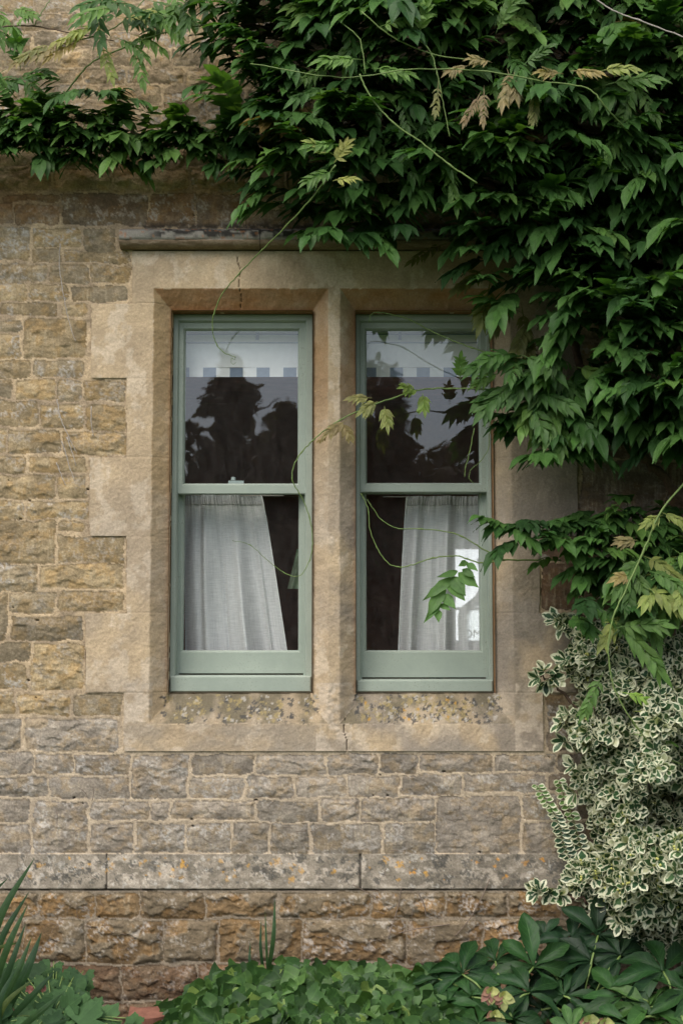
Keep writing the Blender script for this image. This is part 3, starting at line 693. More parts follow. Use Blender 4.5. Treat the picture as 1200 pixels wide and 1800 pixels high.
cg = cg * (1 - .28 * sstep(hx0 + .6, hx0 + 1.1, HX))[..., None]
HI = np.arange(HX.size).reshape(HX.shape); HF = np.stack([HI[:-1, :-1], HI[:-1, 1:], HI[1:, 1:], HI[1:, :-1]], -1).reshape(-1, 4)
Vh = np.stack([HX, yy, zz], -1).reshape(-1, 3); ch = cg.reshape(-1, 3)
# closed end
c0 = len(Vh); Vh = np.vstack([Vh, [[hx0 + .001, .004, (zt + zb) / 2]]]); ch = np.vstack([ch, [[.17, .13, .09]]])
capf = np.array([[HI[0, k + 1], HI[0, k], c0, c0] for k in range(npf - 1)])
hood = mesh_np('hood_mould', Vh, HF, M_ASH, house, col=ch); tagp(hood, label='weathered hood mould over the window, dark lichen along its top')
mcap = MB(); b0 = [tuple(v) for v in Vh[HI[0]]]; mcap.v = b0; mcap.f = [tuple(range(len(b0)))]
mcap.build('hood_mould_end', plain('old_stone', (.20, .16, .11), .9, .2, 60, .3), house)

# ------------------------------------------------------------------ windows
def ring(mb, o, i, yf, yb, ch, yg):
    """o, i = outer / inner rects (x0,x1,z0,z1); front face at yf, inner edge chamfered by ch down to the glass line yg, back at yb"""
    def loop(r, y, g=0): return [(r[0] - g, y, r[2] - g), (r[1] + g, y, r[2] - g), (r[1] + g, y, r[3] + g), (r[0] - g, y, r[3] + g)]
    L = [loop(o, yb), loop(o, yf + .002), loop(o, yf, -.002), loop(i, yf, ch), loop(i, yf + .004, ch * .6), loop(i, yg), loop(i, yb)]
    b = len(mb.v)
    for l in L: mb.v += l
    for k in range(len(L) - 1):
        for q in range(4):
            mb.f.append((b + k * 4 + q, b + k * 4 + (q + 1) % 4, b + (k + 1) * 4 + (q + 1) % 4, b + (k + 1) * 4 + q))
    for q in range(4): mb.f.append((b + 24 + q, b + 24 + (q + 1) % 4, b + (q + 1) % 4, b + q))
def wr(x0, x1, y0, y1, Y):
    X0, Z1 = wz(x0, y0, Y); X1, Z0 = wz(x1, y1, Y); return (X0, X1, Z0, Z1)
WINS = [dict(fo=(300, 549, 552, 1219), fi=(315, 535, 565, 1187), us=(313.5, 537, 564, 868), ug=(327, 523, 582, 850), ls=(313, 537, 862, 1184), lg=(325, 524, 868, 1143), lab='left window of the pair, its lower sash raised a crack'),
        dict(fo=(623, 871, 552, 1219), fi=(633, 859, 565, 1194), us=(632, 861, 564, 865), ug=(644, 842, 582, 849), ls=(632, 861, 858, 1191), lg=(643.5, 843, 868, 1143), lab='right window of the pair, its sash fully closed behind the vine')]
YF, YU, YL = .088, .104, .150
for wi, w in enumerate(WINS):
    fo = list(wr(*w['fo'], YF)); I = INN[wi]
    fo = [I[0] - .002, I[1] + .002, I[2] - .002, I[3] + .002]
    fi = wr(*w['fi'], YF)
    m = MB(); ring(m, fo, fi, YF, .19, .004, YF + .01)
    # parting bead inside the frame
    m.box(fi[0] - .001, fi[0] + .006, YU + .038, YL - .004, fi[2], fi[3]); m.box(fi[1] - .006, fi[1] + .001, YU + .038, YL - .004, fi[2], fi[3])
    win = m.build('window', M_PAINT, house, label=w['lab'])
    m = MB(); cz = wz(0, w['fi'][3] + 1.5, YF - .012)[1]; cb = wz(0, 1216.5, YF - .012)[1]
    m.box(fo[0] + .003, fo[1] - .003, YF - .014, YF + .004, cb, cz, .004)
    m.build('timber_sill', M_PAINT, win)
    us = wr(*w['us'], YU); ug = wr(*w['ug'], YU + .014)
    m = MB(); ring(m, us, ug, YU, YU + .036, .0075, YU + .014)
    m.build('upper_sash', M_PAINT, win)
    ls = wr(*w['ls'], YL); lg = wr(*w['lg'], YL + .014)
    m = MB(); ring(m, ls, lg, YL, YL + .034, .0075, YL + .014)
    m.build('lower_sash', M_PAINT, win)
    # bottom rail face brought forward with a moulded step, as on the photographed sash
    for nm, g, yg, tx in (('upper_pane', ug, YU + .014, .25), ('lower_pane', lg, YL + .014, -.2)):
        m = MB(); m.quad_grid([[(g[0] - .003, yg, g[2] - .003), (g[0] - .003, yg, g[3] + .003)], [(g[1] + .003, yg, g[2] - .003), (g[1] + .003, yg, g[3] + .003)]])
        m.build(nm, M_GLASS, win)
    if wi == 0:
        lx, lz = wz(415, 846, YL); m = MB()
        m.box(lx - .028, lx + .028, YU + .042, YU + .062, lz - .012, lz + .002); m.lathe([(0, 0), (.009, .001), (.008, .012), (.0, .014)], (lx - .01, YU + .05, lz + .003), 12)
        m.build('sash_catch', plain('pale_metal', (.32, .38, .36), .4, .5), win)
M_CHARC = plain('dark_gap', (.02, .02, .02), .9, .1)

# ------------------------------------------------------------------ the room behind
room = house
RX0, RX1, RZ0, RZ1, RY0, RY1 = -1.35, 1.35, .25, 2.75, .196, 3.0
bw = [0, 0, 0, 0]; bw[0], bw[3] = wz(793, 965, RY1); bw[1], bw[2] = wz(905, 1126, RY1)
m = MB()
def sheet(m, a, b, c, d): m.quad_grid([[a, b], [d, c]])
m.box(RX0 - .1, RX0, RY0, RY1 + .1, RZ0, RZ1); m.box(RX1, RX1 + .1, RY0, RY1 + .1, RZ0, RZ1)
m.box(RX0, bw[0], RY1, RY1 + .1, RZ0, RZ1); m.box(bw[1], RX1, RY1, RY1 + .1, RZ0, RZ1)
m.box(bw[0], bw[1], RY1, RY1 + .1, RZ0, bw[2]); m.box(bw[0], bw[1], RY1, RY1 + .1, bw[3], RZ1)
m.build('room_wall', M_ROOM, room)
m = MB(); m.box(RX0 - .1, RX1 + .1, RY0 - .002, RY1 + .1, RZ0 - .1, RZ0 - .001); m.build('room_floor', M_ROOM, room)
m = MB(); m.box(RX0 - .1, RX1 + .1, RY0 - .002, RY1 + .1, RZ1 + .001, RZ1 + .1); m.build('room_ceiling', M_ROOM, room)
m = MB(); ya, yb = .1902, .2002
XL, XR = RX0 - .6, RX1 + .6
L, Rr = INN
m.box(XL, L[0] - .004, ya, yb, -.1, 3.85); m.box(L[1] + .004, Rr[0] - .004, ya, yb, -.1, 3.85); m.box(Rr[1] + .004, XR, ya, yb, -.1, 3.85)
for q in (L, Rr): m.box(q[0] - .004, q[1] + .004, ya, yb, q[3] + .004, 3.85); m.box(q[0] - .004, q[1] + .004, ya, yb, -.1, q[2] - .004)
m.build('inner_wall', M_ROOM, room)
m = MB(); fx = .02
m.box(bw[0], bw[0] + fx, RY1 - .01, RY1 + .05, bw[2], bw[3]); zc = wz(0, 1070, RY1)[1]
m.box(bw[0], bw[1], RY1 - .008, RY1 + .04, zc - .008, zc + .008)
m.build('back_window', M_PAINT, room, label='far window glowing at the back of the dark room')

mm_, nd_, lk_, out_ = new_mat('daylight_glow_pane')
em = nd_.new('ShaderNodeEmission'); em.inputs[0].default_value = (.93, .96, 1, 1); em.inputs[1].default_value = 1.25; lk_.new(em.outputs[0], out_.inputs[0])  # pane emits its own light, added to stand in for daylight outside
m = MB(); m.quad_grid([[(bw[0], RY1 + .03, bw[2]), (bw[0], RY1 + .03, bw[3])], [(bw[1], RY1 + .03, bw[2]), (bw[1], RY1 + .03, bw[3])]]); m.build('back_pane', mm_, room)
# things in the room
def bottle():
    t = empty('glass_bottle', tuple(P(862, 1150, 2.6)), label='tall bottle silhouetted against the far window behind the right curtain', cat='bottle')
    c = P(866, 1150, 2.6); s = 7.6 / 2500
    m = MB(); prof = [(.0, .0), (56, 1), (60, 8), (61, 70), (58, 84), (44, 96), (30, 108), (23, 122), (22, 150), (26, 170), (27, 176), (24, 176), (22, 170)]
    m.lathe([(a * s * 1.0, b * s * .95) for a, b in prof], tuple(c), 40)
    mm, nd, lk, out = new_mat('bottle_glass')
    lw = nd.new('ShaderNodeLayerWeight'); lw.inputs[0].default_value = .35
    tr = nd.new('ShaderNodeBsdfTransparent'); tr.inputs[0].default_value = (.92, .94, .93, 1)
    g = nd.new('ShaderNodeBsdfPrincipled'); g.inputs['Base Color'].default_value = (.05, .08, .07, 1); g.inputs['Roughness'].default_value = .15
    mx = nd.new('ShaderNodeMixShader'); lk.new(maprange(nd, lk, lw.outputs['Facing'], .18, .30, 0, 1), mx.inputs[0]); lk.new(tr.outputs[0], mx.inputs[1]); lk.new(g.outputs[0], mx.inputs[2]); lk.new(mx.outputs[0], out.inputs[0])
    m.build('bottle_body', mm, t, smooth=True)
    cu = bpy.data.curves.new('lettering', 'FONT'); cu.body = 'OM'; cu.size = .062; cu.extrude = .001; cu.materials.append(M_CHARC)
    o = bpy.data.objects.new('lettering', cu); COL.objects.link(o)
    dg = bpy.context.evaluated_depsgraph_get(); me = bpy.data.meshes.new_from_object(o.evaluated_get(dg)); bpy.data.objects.remove(o)
    o = bpy.data.objects.new('lettering', me); COL.objects.link(o)
    p = P(813, 1121, 2.45); o.rotation_euler = (math.radians(90), 0, 0); o.parent = t; o.location = Vector(p) - t.location
    o['label'] = 'dark capital letters OM'
bottle()
m = MB(); tz = wz(0, 1152, 2.6)[1]
m.box(.45, 1.3, 2.3, 2.95, tz - .03, tz); 
for lx in (.5, 1.25):
    for ly in (2.35, 2.9): m.box(lx - .02, lx + .02, ly - .02, ly + .02, RZ0, tz - .031)
tb_ = m.build('side_table', plain('dark_wood', (.05, .03, .02), .5, .4), None, label='dark wooden table under the bottle at the back of the room', cat='table')
gp = [(526, 968), (516, 985), (510, 1012), (506, 1032), (516, 1034), (530, 1030), (534, 990)]
G = []
for k in range(14):
    t = k / 13; row = []
    for j in range(10):
        u = j / 9; x = 505 + 12 * (1 - t) ** 1 * 1.4 + u * (18 + 6 * t); yv = 965 + t * 70
        p = P(x, yv, .9); row.append((p[0], .9 + .012 * math.sin(u * 9 + t * 2), p[2]))
    G.append(row)
m = MB(); m.quad_grid(G); m.build('hanging_cloth', plain('green_cloth', (.42, .55, .36), .9, .1, 25, .3), None, smooth=True, label='pale green cloth hanging in the dark room beside the left curtain', cat='cloth')

# blinds
M_BW = plain('blind_white', (.90, .88, .87), .9, .1, 40, .04); M_BB = plain('blind_blue', (.24, .29, .38), .9, .1, 60, .1)
for (x0, x1, s0, lb) in ((305, 548, 333, 'white blind with checked hem at the top of the left window'), (628, 866, 661, 'white blind with checked hem at the top of the right window')):
    Yb = .205
    ztop = wz(0, 552, Yb)[1]; zh = wz(0, 646, Yb)[1]; zq = wz(0, 662.5, Yb)[1]
    X0 = wz(x0, 600, Yb)[0]; X1 = wz(x1, 600, Yb)[0]
    t = empty('roller_blind', (X0 / 2 + X1 / 2, Yb, zh), label=lb, cat='blind', group='roller blinds behind the sashes')
    m = MB(); G = [[(X0 + (X1 - X0) * i / 12, Yb + .003 * math.sin(i * .9) * (j / 8), ztop + (zh - ztop) * j / 8) for j in range(9)] for i in range(13)]
    m.quad_grid(G); m.build('blind_fabric', M_BW, t, smooth=True)
    m = MB(); m2 = MB(); per = 47.0; k = -2
    while s0 + per * k < x1 + 10:
        for (a, b, q) in ((s0 + per * k, s0 + per * k + 24, m), (s0 + per * k + 24, s0 + per * (k + 1), m2)):
            a2 = max(a, x0); b2 = min(b, x1)
            q = MB() if b2 - a2 > 1 else None
            if q is not None: xa = wz(a2, 654, Yb)[0]; xb = wz(b2, 654, Yb)[0]; q.quad_grid([[(xa, Yb + .001, zq), (xa, Yb + .001, zh)], [(xb, Yb + .001, zq), (xb, Yb + .001, zh)]]); q.build('hem_check', M_BW if a == s0 + per * k else M_BB, t)
        k += 1
    m = MB()
    for yv, hh in ((588, 1.6), (603, 1.0)):
        zc = wz(0, yv, Yb)[1]; m.box(X0, X1, Yb - .006, Yb - .001, zc - hh * .001, zc + hh * .001)
    xm = wz((x0 + x1) / 2 + (26 if x0 < 500 else -45), 590, Yb)[0]; m.box(xm - .006, xm + .006, Yb - .007, Yb - .0065, wz(0, 598, Yb)[1], wz(0, 585, Yb)[1])
    m.build('blue_strips', M_BB, t)  # two thin blue strips and a small bracket across the blind

# curtains
def curtain(top, bot, y0, y1, Yc, folds, seed, label, edges):
    q = random.Random(seed); nu, nv = 150, 60
    U, Vv = np.meshgrid(np.linspace(0, 1, nu), np.linspace(0, 1, nv), indexing='ij')
    dx = .018 * np.sin(U * 17 + Vv * 1.3) * Vv ** .6 + .012 * np.sin(U * 31 + 2)
    xa = top[0] + (top[1] - top[0]) * (U + dx); xb = bot[0] + (bot[1] - bot[0]) * (U + dx)
    bend = Vv + .12 * np.sin(Vv * math.pi)
    px = xa + (xb - xa) * (Vv ** .85); py = y0 + (y1 - y0) * Vv
    fold = np.zeros_like(U)
    for k, (f, a, ph) in enumerate(folds): xx = 2 * math.pi * f * U + ph + .5 * np.sin(Vv * 2.5 + k); fold += a * np.sin(xx + .75 * np.sin(xx + .6))
    gather = .0045 * np.sin(U * 2 * math.pi * 26) * np.exp(-Vv * 16)
    Yd = Yc + fold * (.35 + .75 * Vv ** .7) + gather + .003 * np.sin(Vv * 7 + U * 9)
    a = (px - 600) / FPX; b = (900 - py) / FPX
    t = (Yc - CAMY) / (CT - b * ST)
    # cloth drops straight: place on its own plane, fold in depth
    Vt = np.stack([a * t, Yd, CAMZ + (ST + b * CT) * t], -1).reshape(-1, 3)
    I2 = np.arange(nu * nv).reshape(nu, nv); F2 = np.stack([I2[:-1, :-1], I2[:-1, 1:], I2[1:, 1:], I2[1:, :-1]], -1).reshape(-1, 4)
    p0 = Vt.mean(0); t0 = empty('cafe_curtain', tuple(P((top[0] + top[1]) / 2, y0, Yc)), label=label, cat='curtain', group='cafe curtains behind the lower sashes')
    UVs = np.stack([U * 1.3, Vv], -1).reshape(-1, 2)
    mesh_np('curtain_fabric', Vt, F2, M_LINEN, t0, uv=UVs)
    # stitched hem down the free edge
    for e in edges:
        i = 0 if e == 0 else nu - 1
        pts = Vt.reshape(nu, nv, 3)[i]; m = MB(); m.tube([tuple(p + np.array((0, -.002, 0))) for p in pts[::3]], .0026, 6)
        m.build('hem', M_HEM, t0)
    m = MB(); xr0 = wz(top[0] - 40, y0 - 1, Yc)[0]; xr1 = wz(top[1] + 40, y0 - 1, Yc)[0]; zr = wz(0, y0 - 1, Yc)[1]
    m.tube([(xr0, Yc + .006, zr), (xr1, Yc + .006, zr)], .0016, 6); m.build('curtain_wire', M_TWIG, t0)
    hd = MB(); G = []
    for i in range(0, nu, 1):
        c0_ = Vt.reshape(nu, nv, 3)[i, 0]; c1_ = Vt.reshape(nu, nv, 3)[i, 3]; G.append([(c0_[0], c0_[1] - .002, c0_[2] + .004), (c1_[0], c1_[1] - .003, c1_[2])])
    hd.quad_grid(G); hd.build('heading_tape', M_HEAD, t0, smooth=True)
M_HEAD = plain('gathered_heading', (.40, .40, .39), .9, .1, 200, .3)
M_HEM = plain('linen_hem', (.74, .73, .70), .9, .1, 120, .12)
curtain((323, 458), (318, 506), 872, 1160, .243, [(2.6, .027, .3), (4.3, .009, 1.0), (1.1, .010, 2.0)], 1, 'sheer white linen curtain drawn to the left of the left lower sash', (1,))
curtain((713, 862), (695, 872), 874, 1160, .243, [(2.9, .025, 2.3), (5.3, .008, .2), (1.3, .009, 1.0)], 2, 'sheer white linen curtain on the right of the right lower sash, far window shining through', (0,))

# ------------------------------------------------------------------ leaves
def template(rows, hw, S=(-1, -.55, 0, .55, 1), back=0.0):
    """rows: t values; hw: half widths at rows (unit); back: how far the edges fall behind the midrib at the base (heart shape)"""
    t = []; s = []; w = []; tb = []
    for ti, wi in zip(rows, hw):
        for si in S: t.append(ti); s.append(si); w.append(wi); tb.append(ti - back * abs(si) * max(0, 1 - ti * 2.2))
    k = len(S); n = len(rows); F = []
    for i in range(n - 1):
        for j in range(k - 1): F.append((i * k + j, i * k + j + 1, (i + 1) * k + j + 1, (i + 1) * k + j))
    return dict(t=np.array(t), tt=np.array(tb), s=np.array(s), w=np.array(w), F=np.array(F))
T_WIS = template([0, .08, .2, .35, .5, .65, .8, .91, 1], [.03, .21, .42, .5, .47, .37, .2, .08, .0])
T_EUO = template([0, .15, .4, .65, .85, 1], [.05, .22, .46, .5, .34, .02])
T_HEL = template([0, .08, .16, .26, .36, .46, .56, .66, .76, .86, .94, 1], [.04, .08, .14, .25, .36, .44, .49, .5, .43, .3, .15, .0], S=(-1, -.66, -.33, 0, .33, .66, 1))
T_IVY = template([0, .08, .18, .28, .38, .50, .64, .78, .9, 1], [.20, .42, .60, .63, .42, .33, .25, .16, .07, .0], S=(-1, -.66, -.33, 0, .33, .66, 1), back=.2)
T_BLD = template([0, .15, .3, .5, .7, .85, 1], [.42, .5, .5, .46, .36, .2, .0], S=(-1, 0, 1))
def lobed(nl=5):
    """palmately lobed, toothed leaf: rings from the centre"""
    t = []; s = []; w = []; tt = []; F = []; na = 48; nr = 5
    for r in range(nr):
        for k in range(na + 1):
            an = -math.pi * .86 + 2 * math.pi * .86 * k / na
            lobe = .62 + .38 * abs(math.cos(an * nl / 2 * 1.0 / .86 * 1.0)) ** .7 + .06 * math.cos(an * 17)
            R_ = (r / (nr - 1)) * (1 + (lobe - 1) * (r / (nr - 1)))
            s.append(math.sin(an) * R_); w.append(1.0); t.append(R_ * math.cos(an) * .5 + .5); tt.append(.38 + R_ * math.cos(an) * .62)
    for r in range(nr - 1):
        for k in range(na): F.append((r * (na + 1) + k, (r + 1) * (na + 1) + k, (r + 1) * (na + 1) + k + 1, r * (na + 1) + k + 1))
    return dict(t=np.array(t), tt=np.array(tt), s=np.array(s), w=np.array(w) * .55, F=np.array(F))
T_GER = lobed(5)

class Leaves:
    def __init__(s, tmpl): s.T = tmpl; s.p = []
    def add(s, o, d, n, L, W, curl=.1, fold=.25, droop=0.0, col=(.04, .08, .03), rip=.03):
        s.p.append((*o, *d, *n, L, W, curl, fold, droop, *col, rip))
    def arrays(s):
        A = np.array(s.p); T = s.T
        o = A[:, 0:3]; d = A[:, 3:6]; n = A[:, 6:9]
        d = d / np.linalg.norm(d, axis=1, keepdims=True)
        sd = np.cross(d, n); l = np.linalg.norm(sd, axis=1, keepdims=True); l[l < 1e-6] = 1; sd = sd / l; n = np.cross(sd, d)
        L, W, curl, fold, droop, rip = (A[:, i][:, None] for i in (9, 10, 11, 12, 13, 17))
        t, tt, sv, w = (T[k][None] for k in ('t', 'tt', 's', 'w'))
        ph = rng.random((len(A), 1)) * 6.28; ph2 = rng.random((len(A), 1)) * 6.28
        asym = 1 + (rng.random((len(A), 1)) - .5) * .25 * np.sign(sv)
        wob = 1 + .07 * np.sin(t * 21 + ph) * np.abs(sv)
        X = sv * w * W * 1.12 * asym * wob
        Yl = tt * L
        Z = fold * np.abs(X) * (.35 + .75 * np.abs(sv)) - curl * L * t * t + rip * L * np.sin(t * 8 + ph) * sv + rip * .6 * L * np.sin(t * 5 + ph2)
        swish = (rng.random((len(A), 1)) - .5) * .22 * L * t * t
        V = o[:, None] + sd[:, None] * (X + swish)[..., None] + d[:, None] * Yl[..., None] + n[:, None] * Z[..., None]
        V[..., 2] -= droop * L * t * t
        nV = T['t'].size
        F = (T['F'][None] + (np.arange(len(A)) * nV)[:, None, None]).reshape(-1, 4)
        uv = np.stack(np.broadcast_arrays((sv + 1) / 2, t), -1); uv = np.broadcast_to(uv, (len(A), nV, 2)).reshape(-1, 2)
        col = np.broadcast_to(A[:, None, 14:17], (len(A), nV, 3)).reshape(-1, 3)
        return V.reshape(-1, 3), F, uv, col
    def build(s, name, mat, parent=None, **k):
        V, F, uv, col = s.arrays(); return tagp(mesh_np(name, V, F, mat, parent, col=col, uv=uv), **k)

def nrm(v): v = np.asarray(v, float); return v / (np.linalg.norm(v) + 1e-9)
UPV = np.array((0, 0, 1.0))
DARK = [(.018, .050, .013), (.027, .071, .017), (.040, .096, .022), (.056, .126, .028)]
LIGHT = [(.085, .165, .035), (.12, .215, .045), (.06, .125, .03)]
YEL = [(.30, .31, .08), (.22, .26, .07), (.30, .24, .09)]
BRONZE = [(.25, .20, .09), (.21, .155, .08), (.18, .18, .06)]
def jit(c, q, a=.15):
    f = 1 + (q.random() - .5) * 2 * a; return tuple(x * f * (1 + (q.random() - .5) * a * .5) for x in c)

def compound(B, base, d0, L, npair, LL, droop, col, q, upref=None, lflat=.5, WW=.42, terminal=True, spread=1.0):
    """one pinnate leaf: rachis from base along d0, bending down; leaflets in pairs, hanging"""
    d0 = nrm(d0); upref = UPV if upref is None else upref
    ups = nrm(upref - d0 * np.dot(upref, d0) * .999 + np.array((0, -1e-3, 0)))
    B.add(base, d0, ups, L, .0035, 0, 0, droop, tuple(np.array(col) * .9), 0)
    for k in range(npair):
        t = .28 + .66 * k / max(npair - 1, 1); p = np.array(base) + d0 * L * t + np.array((0, 0, -droop * L * t * t))
        tan = nrm(d0 + np.array((0, 0, -2 * droop * t))); sd = nrm(np.cross(tan, ups)); up = np.cross(sd, tan)
        for sg in (-1, 1):
            a = q.uniform(.55, .95) * (1.1 - .4 * t) * spread
            dr = nrm(sd * sg * math.sin(a) * 1.0 + tan * math.cos(a) + np.array((0, 0, -lflat * q.uniform(.5, 1.3))) + np.array([q.gauss(0, .10) for _ in range(3)]))
            nn = nrm(up + UPV * .4 + np.array((0, -.35, 0)) + sd * sg * .25 + np.array([q.gauss(0, .12) for _ in range(3)]))
            ll = LL * (1 - .28 * abs(t - .62)) * q.uniform(.85, 1.12)
            B.add(p, dr, nn, ll, ll * WW * q.uniform(.85, 1.1), q.uniform(.0, .16), q.uniform(.05, .32), q.uniform(.05, .28), jit(col, q, .14), q.uniform(.015, .035))
    if terminal:
        t = 1.0; p = np.array(base) + d0 * L + np.array((0, 0, -droop * L)); tan = nrm(d0 + np.array((0, 0, -2 * droop)))
        nn = nrm(np.cross(nrm(np.cross(tan, ups)), tan) + np.array((0, -.3, .3)))
        B.add(p, nrm(tan + np.array((0, 0, -lflat * .5))), nn, LL * 1.1, LL * WW * 1.05, .1, .25, .15, jit(col, q, .1), .02)

def inpoly(x, y, poly):
    c = False; j = len(poly) - 1
    for i in range(len(poly)):
        xi, yi = poly[i]; xj, yj = poly[j]
        if (yi > y) != (yj > y) and x < (xj - xi) * (y - yi) / (yj - yi) + xi: c = not c
        j = i
    return c
def edist(x, y, poly):
    best = 1e9
    for (xa, ya), (xb, yb) in zip(poly, poly[1:] + poly[:1]):
        L2 = (xb - xa) ** 2 + (yb - ya) ** 2 + 1e-9; t = min(max(((x - xa) * (xb - xa) + (y - ya) * (yb - ya)) / L2, 0), 1)
        best = min(best, math.hypot(x - xa - t * (xb - xa), y - ya - t * (yb - ya)))
    return best

vine = empty('wisteria_vine', tuple(P(1330, 1790, -.1)), label='wisteria climbing over the top and right of the wall, dark leaves with pale trailing shoots', cat='climbing plant')
q = random.Random(5)
VB = Leaves(T_WIS)
M1 = [(420, -140), (425, 60), (415, 130), (400, 185), (415, 240), (480, 290), (530, 345), (570, 385), (640, 385), (690, 365), (735, 310), (790, 330), (845, 385), (905, 430), (955, 470), (1000, 530), (1000, 600), (955, 640), (925, 690), (930, 740), (965, 765), (1010, 745), (1060, 700), (1110, 715), (1160, 740), (1210, 770), (1390, 800), (1390, -140)]
M2 = [(-180, 195), (0, 200), (60, 208), (150, 218), (230, 228), (330, 236), (430, 232), (450, 275), (400, 290), (330, 285), (260, 275), (190, 278), (120, 284), (40, 272), (-180, 272)]
M4 = [(1040, 900), (1100, 890), (1200, 905), (1390, 905), (1390, 1090), (1200, 1060), (1130, 1040), (1060, 1050), (1010, 1010), (985, 975), (1000, 940)]
def clump(px, py, d, size, q, tone=None):
    lat = q.uniform(-1.15, 1.15)
    base = P(px, py, -d)
    d0 = (lat, -q.uniform(.40, 1.0), q.uniform(-.15, .5))
    c = q.choice(DARK) if tone is None else tone
    compound(VB, base, d0, size * q.uniform(.9, 1.3), q.choice([4, 5, 5, 6]), size * q.uniform(.46, .66), q.uniform(.0, .5), c, q, lflat=q.uniform(.05, .55), WW=.43)
def fill(poly, n, dmin, dmax, size, q, lightness=0.0, edgefade=70.):
    xs_ = [p[0] for p in poly]; ys_ = [p[1] for p in poly]; k = 0
    while k < n:
        x = q.uniform(min(xs_), max(xs_)); yv = q.uniform(min(ys_), max(ys_))
        if not inpoly(x, yv, poly): continue
        e = min(edist(x, yv, poly) / edgefade, 1)
        # undulating canopy: bays of shade between swags
        bay = float(fbm(np.array([x / 90.]), np.array([yv / 60.]), 60, 3)[0])
        dm = dmin + (dmax - dmin) * (.3 + .7 * e) * (.35 + 1.1 * bay)
        d = q.uniform(.55, 1.0) * dm if q.random() < .7 else q.uniform(.03, dm)
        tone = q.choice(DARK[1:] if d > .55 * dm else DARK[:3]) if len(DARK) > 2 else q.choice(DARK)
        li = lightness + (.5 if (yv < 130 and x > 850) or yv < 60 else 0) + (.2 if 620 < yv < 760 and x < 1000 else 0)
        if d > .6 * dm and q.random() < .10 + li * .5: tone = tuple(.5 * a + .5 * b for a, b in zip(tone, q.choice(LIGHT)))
        if q.random() < .012: tone = (.12, .085, .03)
        clump(x, yv, d, size * q.uniform(.85, 1.12), q, tone); k += 1
M1 = [(x, y + (26 if y > 230 and x > 420 else 0)) for x, y in M1]
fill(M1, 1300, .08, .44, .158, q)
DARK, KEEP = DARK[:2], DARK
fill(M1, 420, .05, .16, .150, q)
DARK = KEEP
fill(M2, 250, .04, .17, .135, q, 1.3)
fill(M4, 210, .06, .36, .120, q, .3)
# sparse branchlets just outside the mass
for (x, yv, d, s) in [(905,925,.2,.13),(945,935,.2,.13),(1000,960,.2,.12),(1040,905,.12,.11),(870,470,.2,.15),(860,445,.25,.15),(560,410,.3,.16),(600,415,.3,.16),(640,410,.3,.15),(700,400,.28,.14),(440,230,.2,.15),(400,70,.25,.14),(840,500,.22,.14),(900,520,.2,.15),(930,560,.2,.15),(890,930,.2,.13),(920,955,.22,.13),(960,930,.2,.13),(850,430,.25,.15),(960,790,.25,.15),(990,790,.22,.14),(920,790,.2,.13),(1060,1060,.3,.14),(1010,1050,.28,.13),(1000,1085,.25,.12),(110,150,.15,.10),(150,165,.15,.10),(180,170,.18,.1),(200,175,.2,.1),(1150,740,.3,.14),(1190,770,.3,.14),(1090,700,.32,.14)]:
    for _ in range(2): clump(x + q.uniform(-10, 10), yv + q.uniform(-10, 10), d, s, q)
VB.build('foliage', M_LEAF, vine)
# light young growth
YB = Leaves(T_WIS)
def young(px, py, d, dirpx, L, npair, LL, col, droop=.2, lflat=.15, WW=.36, tilt=-.25):
    npair += 1; LL *= .9; WW *= .88
    b = P(px, py, -d); d0 = nrm((dirpx[0], tilt, -dirpx[1]))
    up = nrm(np.array((0, -1, .55)))
    compound(YB, b, d0, L, npair, LL, droop, col, q, upref=up, lflat=lflat, WW=WW)
for _ in range(24):                                               # top left fringe
    x = q.uniform(170, 420); yv = q.uniform(-25, 45) ; young(x, yv, q.uniform(.1, .28), (q.uniform(-1, 1), q.uniform(-.3, .8)), .14, q.choice([4, 5]), .065, jit(q.choice(LIGHT + DARK[2:]), q))
for _ in range(18):
    x = q.uniform(-30, 60); yv = q.uniform(110, 215); young(x, yv, q.uniform(.08, .2), (q.uniform(-.6, 1), q.uniform(-.6, .6)), .13, 5, .06, jit(q.choice(LIGHT + DARK[2:]), q))
for _ in range(10):
    x = q.uniform(-30, 40); yv = q.uniform(10, 50); young(x, yv, q.uniform(.08, .2), (q.uniform(-.6, 1), q.uniform(-.3, .6)), .10, 4, .05, jit(q.choice(LIGHT), q))
for (x, yv, c, dx, dy) in [(165,58,YEL[0],-1,.1),(150,70,YEL[2],-1,.35),(128,72,BRONZE[0],-1,.3),(100,78,BRONZE[2],-1,.25),(195,48,YEL[1],-1,0),(215,40,YEL[0],.6,-.3),(90,82,BRONZE[0],-.9,.3),(175,75,YEL[1],.3,.6),(235,80,LIGHT[1],.3,.8),(230,60,LIGHT[1],.9,.3),(200,65,LIGHT[0],1,.4)]:
    young(x, yv, .22, (dx, dy), .12, 5, .05, jit(c, q), droop=.25)
for _ in range(120):                                              # scattered fresh tips over the canopy
    x = q.uniform(560, 1230); yv = q.uniform(-20, 330) * (1 if x < 850 else .75)
    if q.random() < .3 and x < 850: continue
    young(x, yv, q.uniform(.36, .46), (q.uniform(-1, 1), q.uniform(-.4, .8)), .12, q.choice([4, 5]), q.uniform(.05, .07), jit(q.choice(LIGHT + [DARK[3], DARK[3]]), q), droop=.3)
for _ in range(36):
    x = q.uniform(895, 1010); yv = q.uniform(620, 720); young(x, yv, q.uniform(.18, .32), (q.uniform(-1, .6), q.uniform(-.2, .6)), .13, 5, .07, jit(q.choice(LIGHT + [DARK[3], DARK[3]]), q), WW=.42)
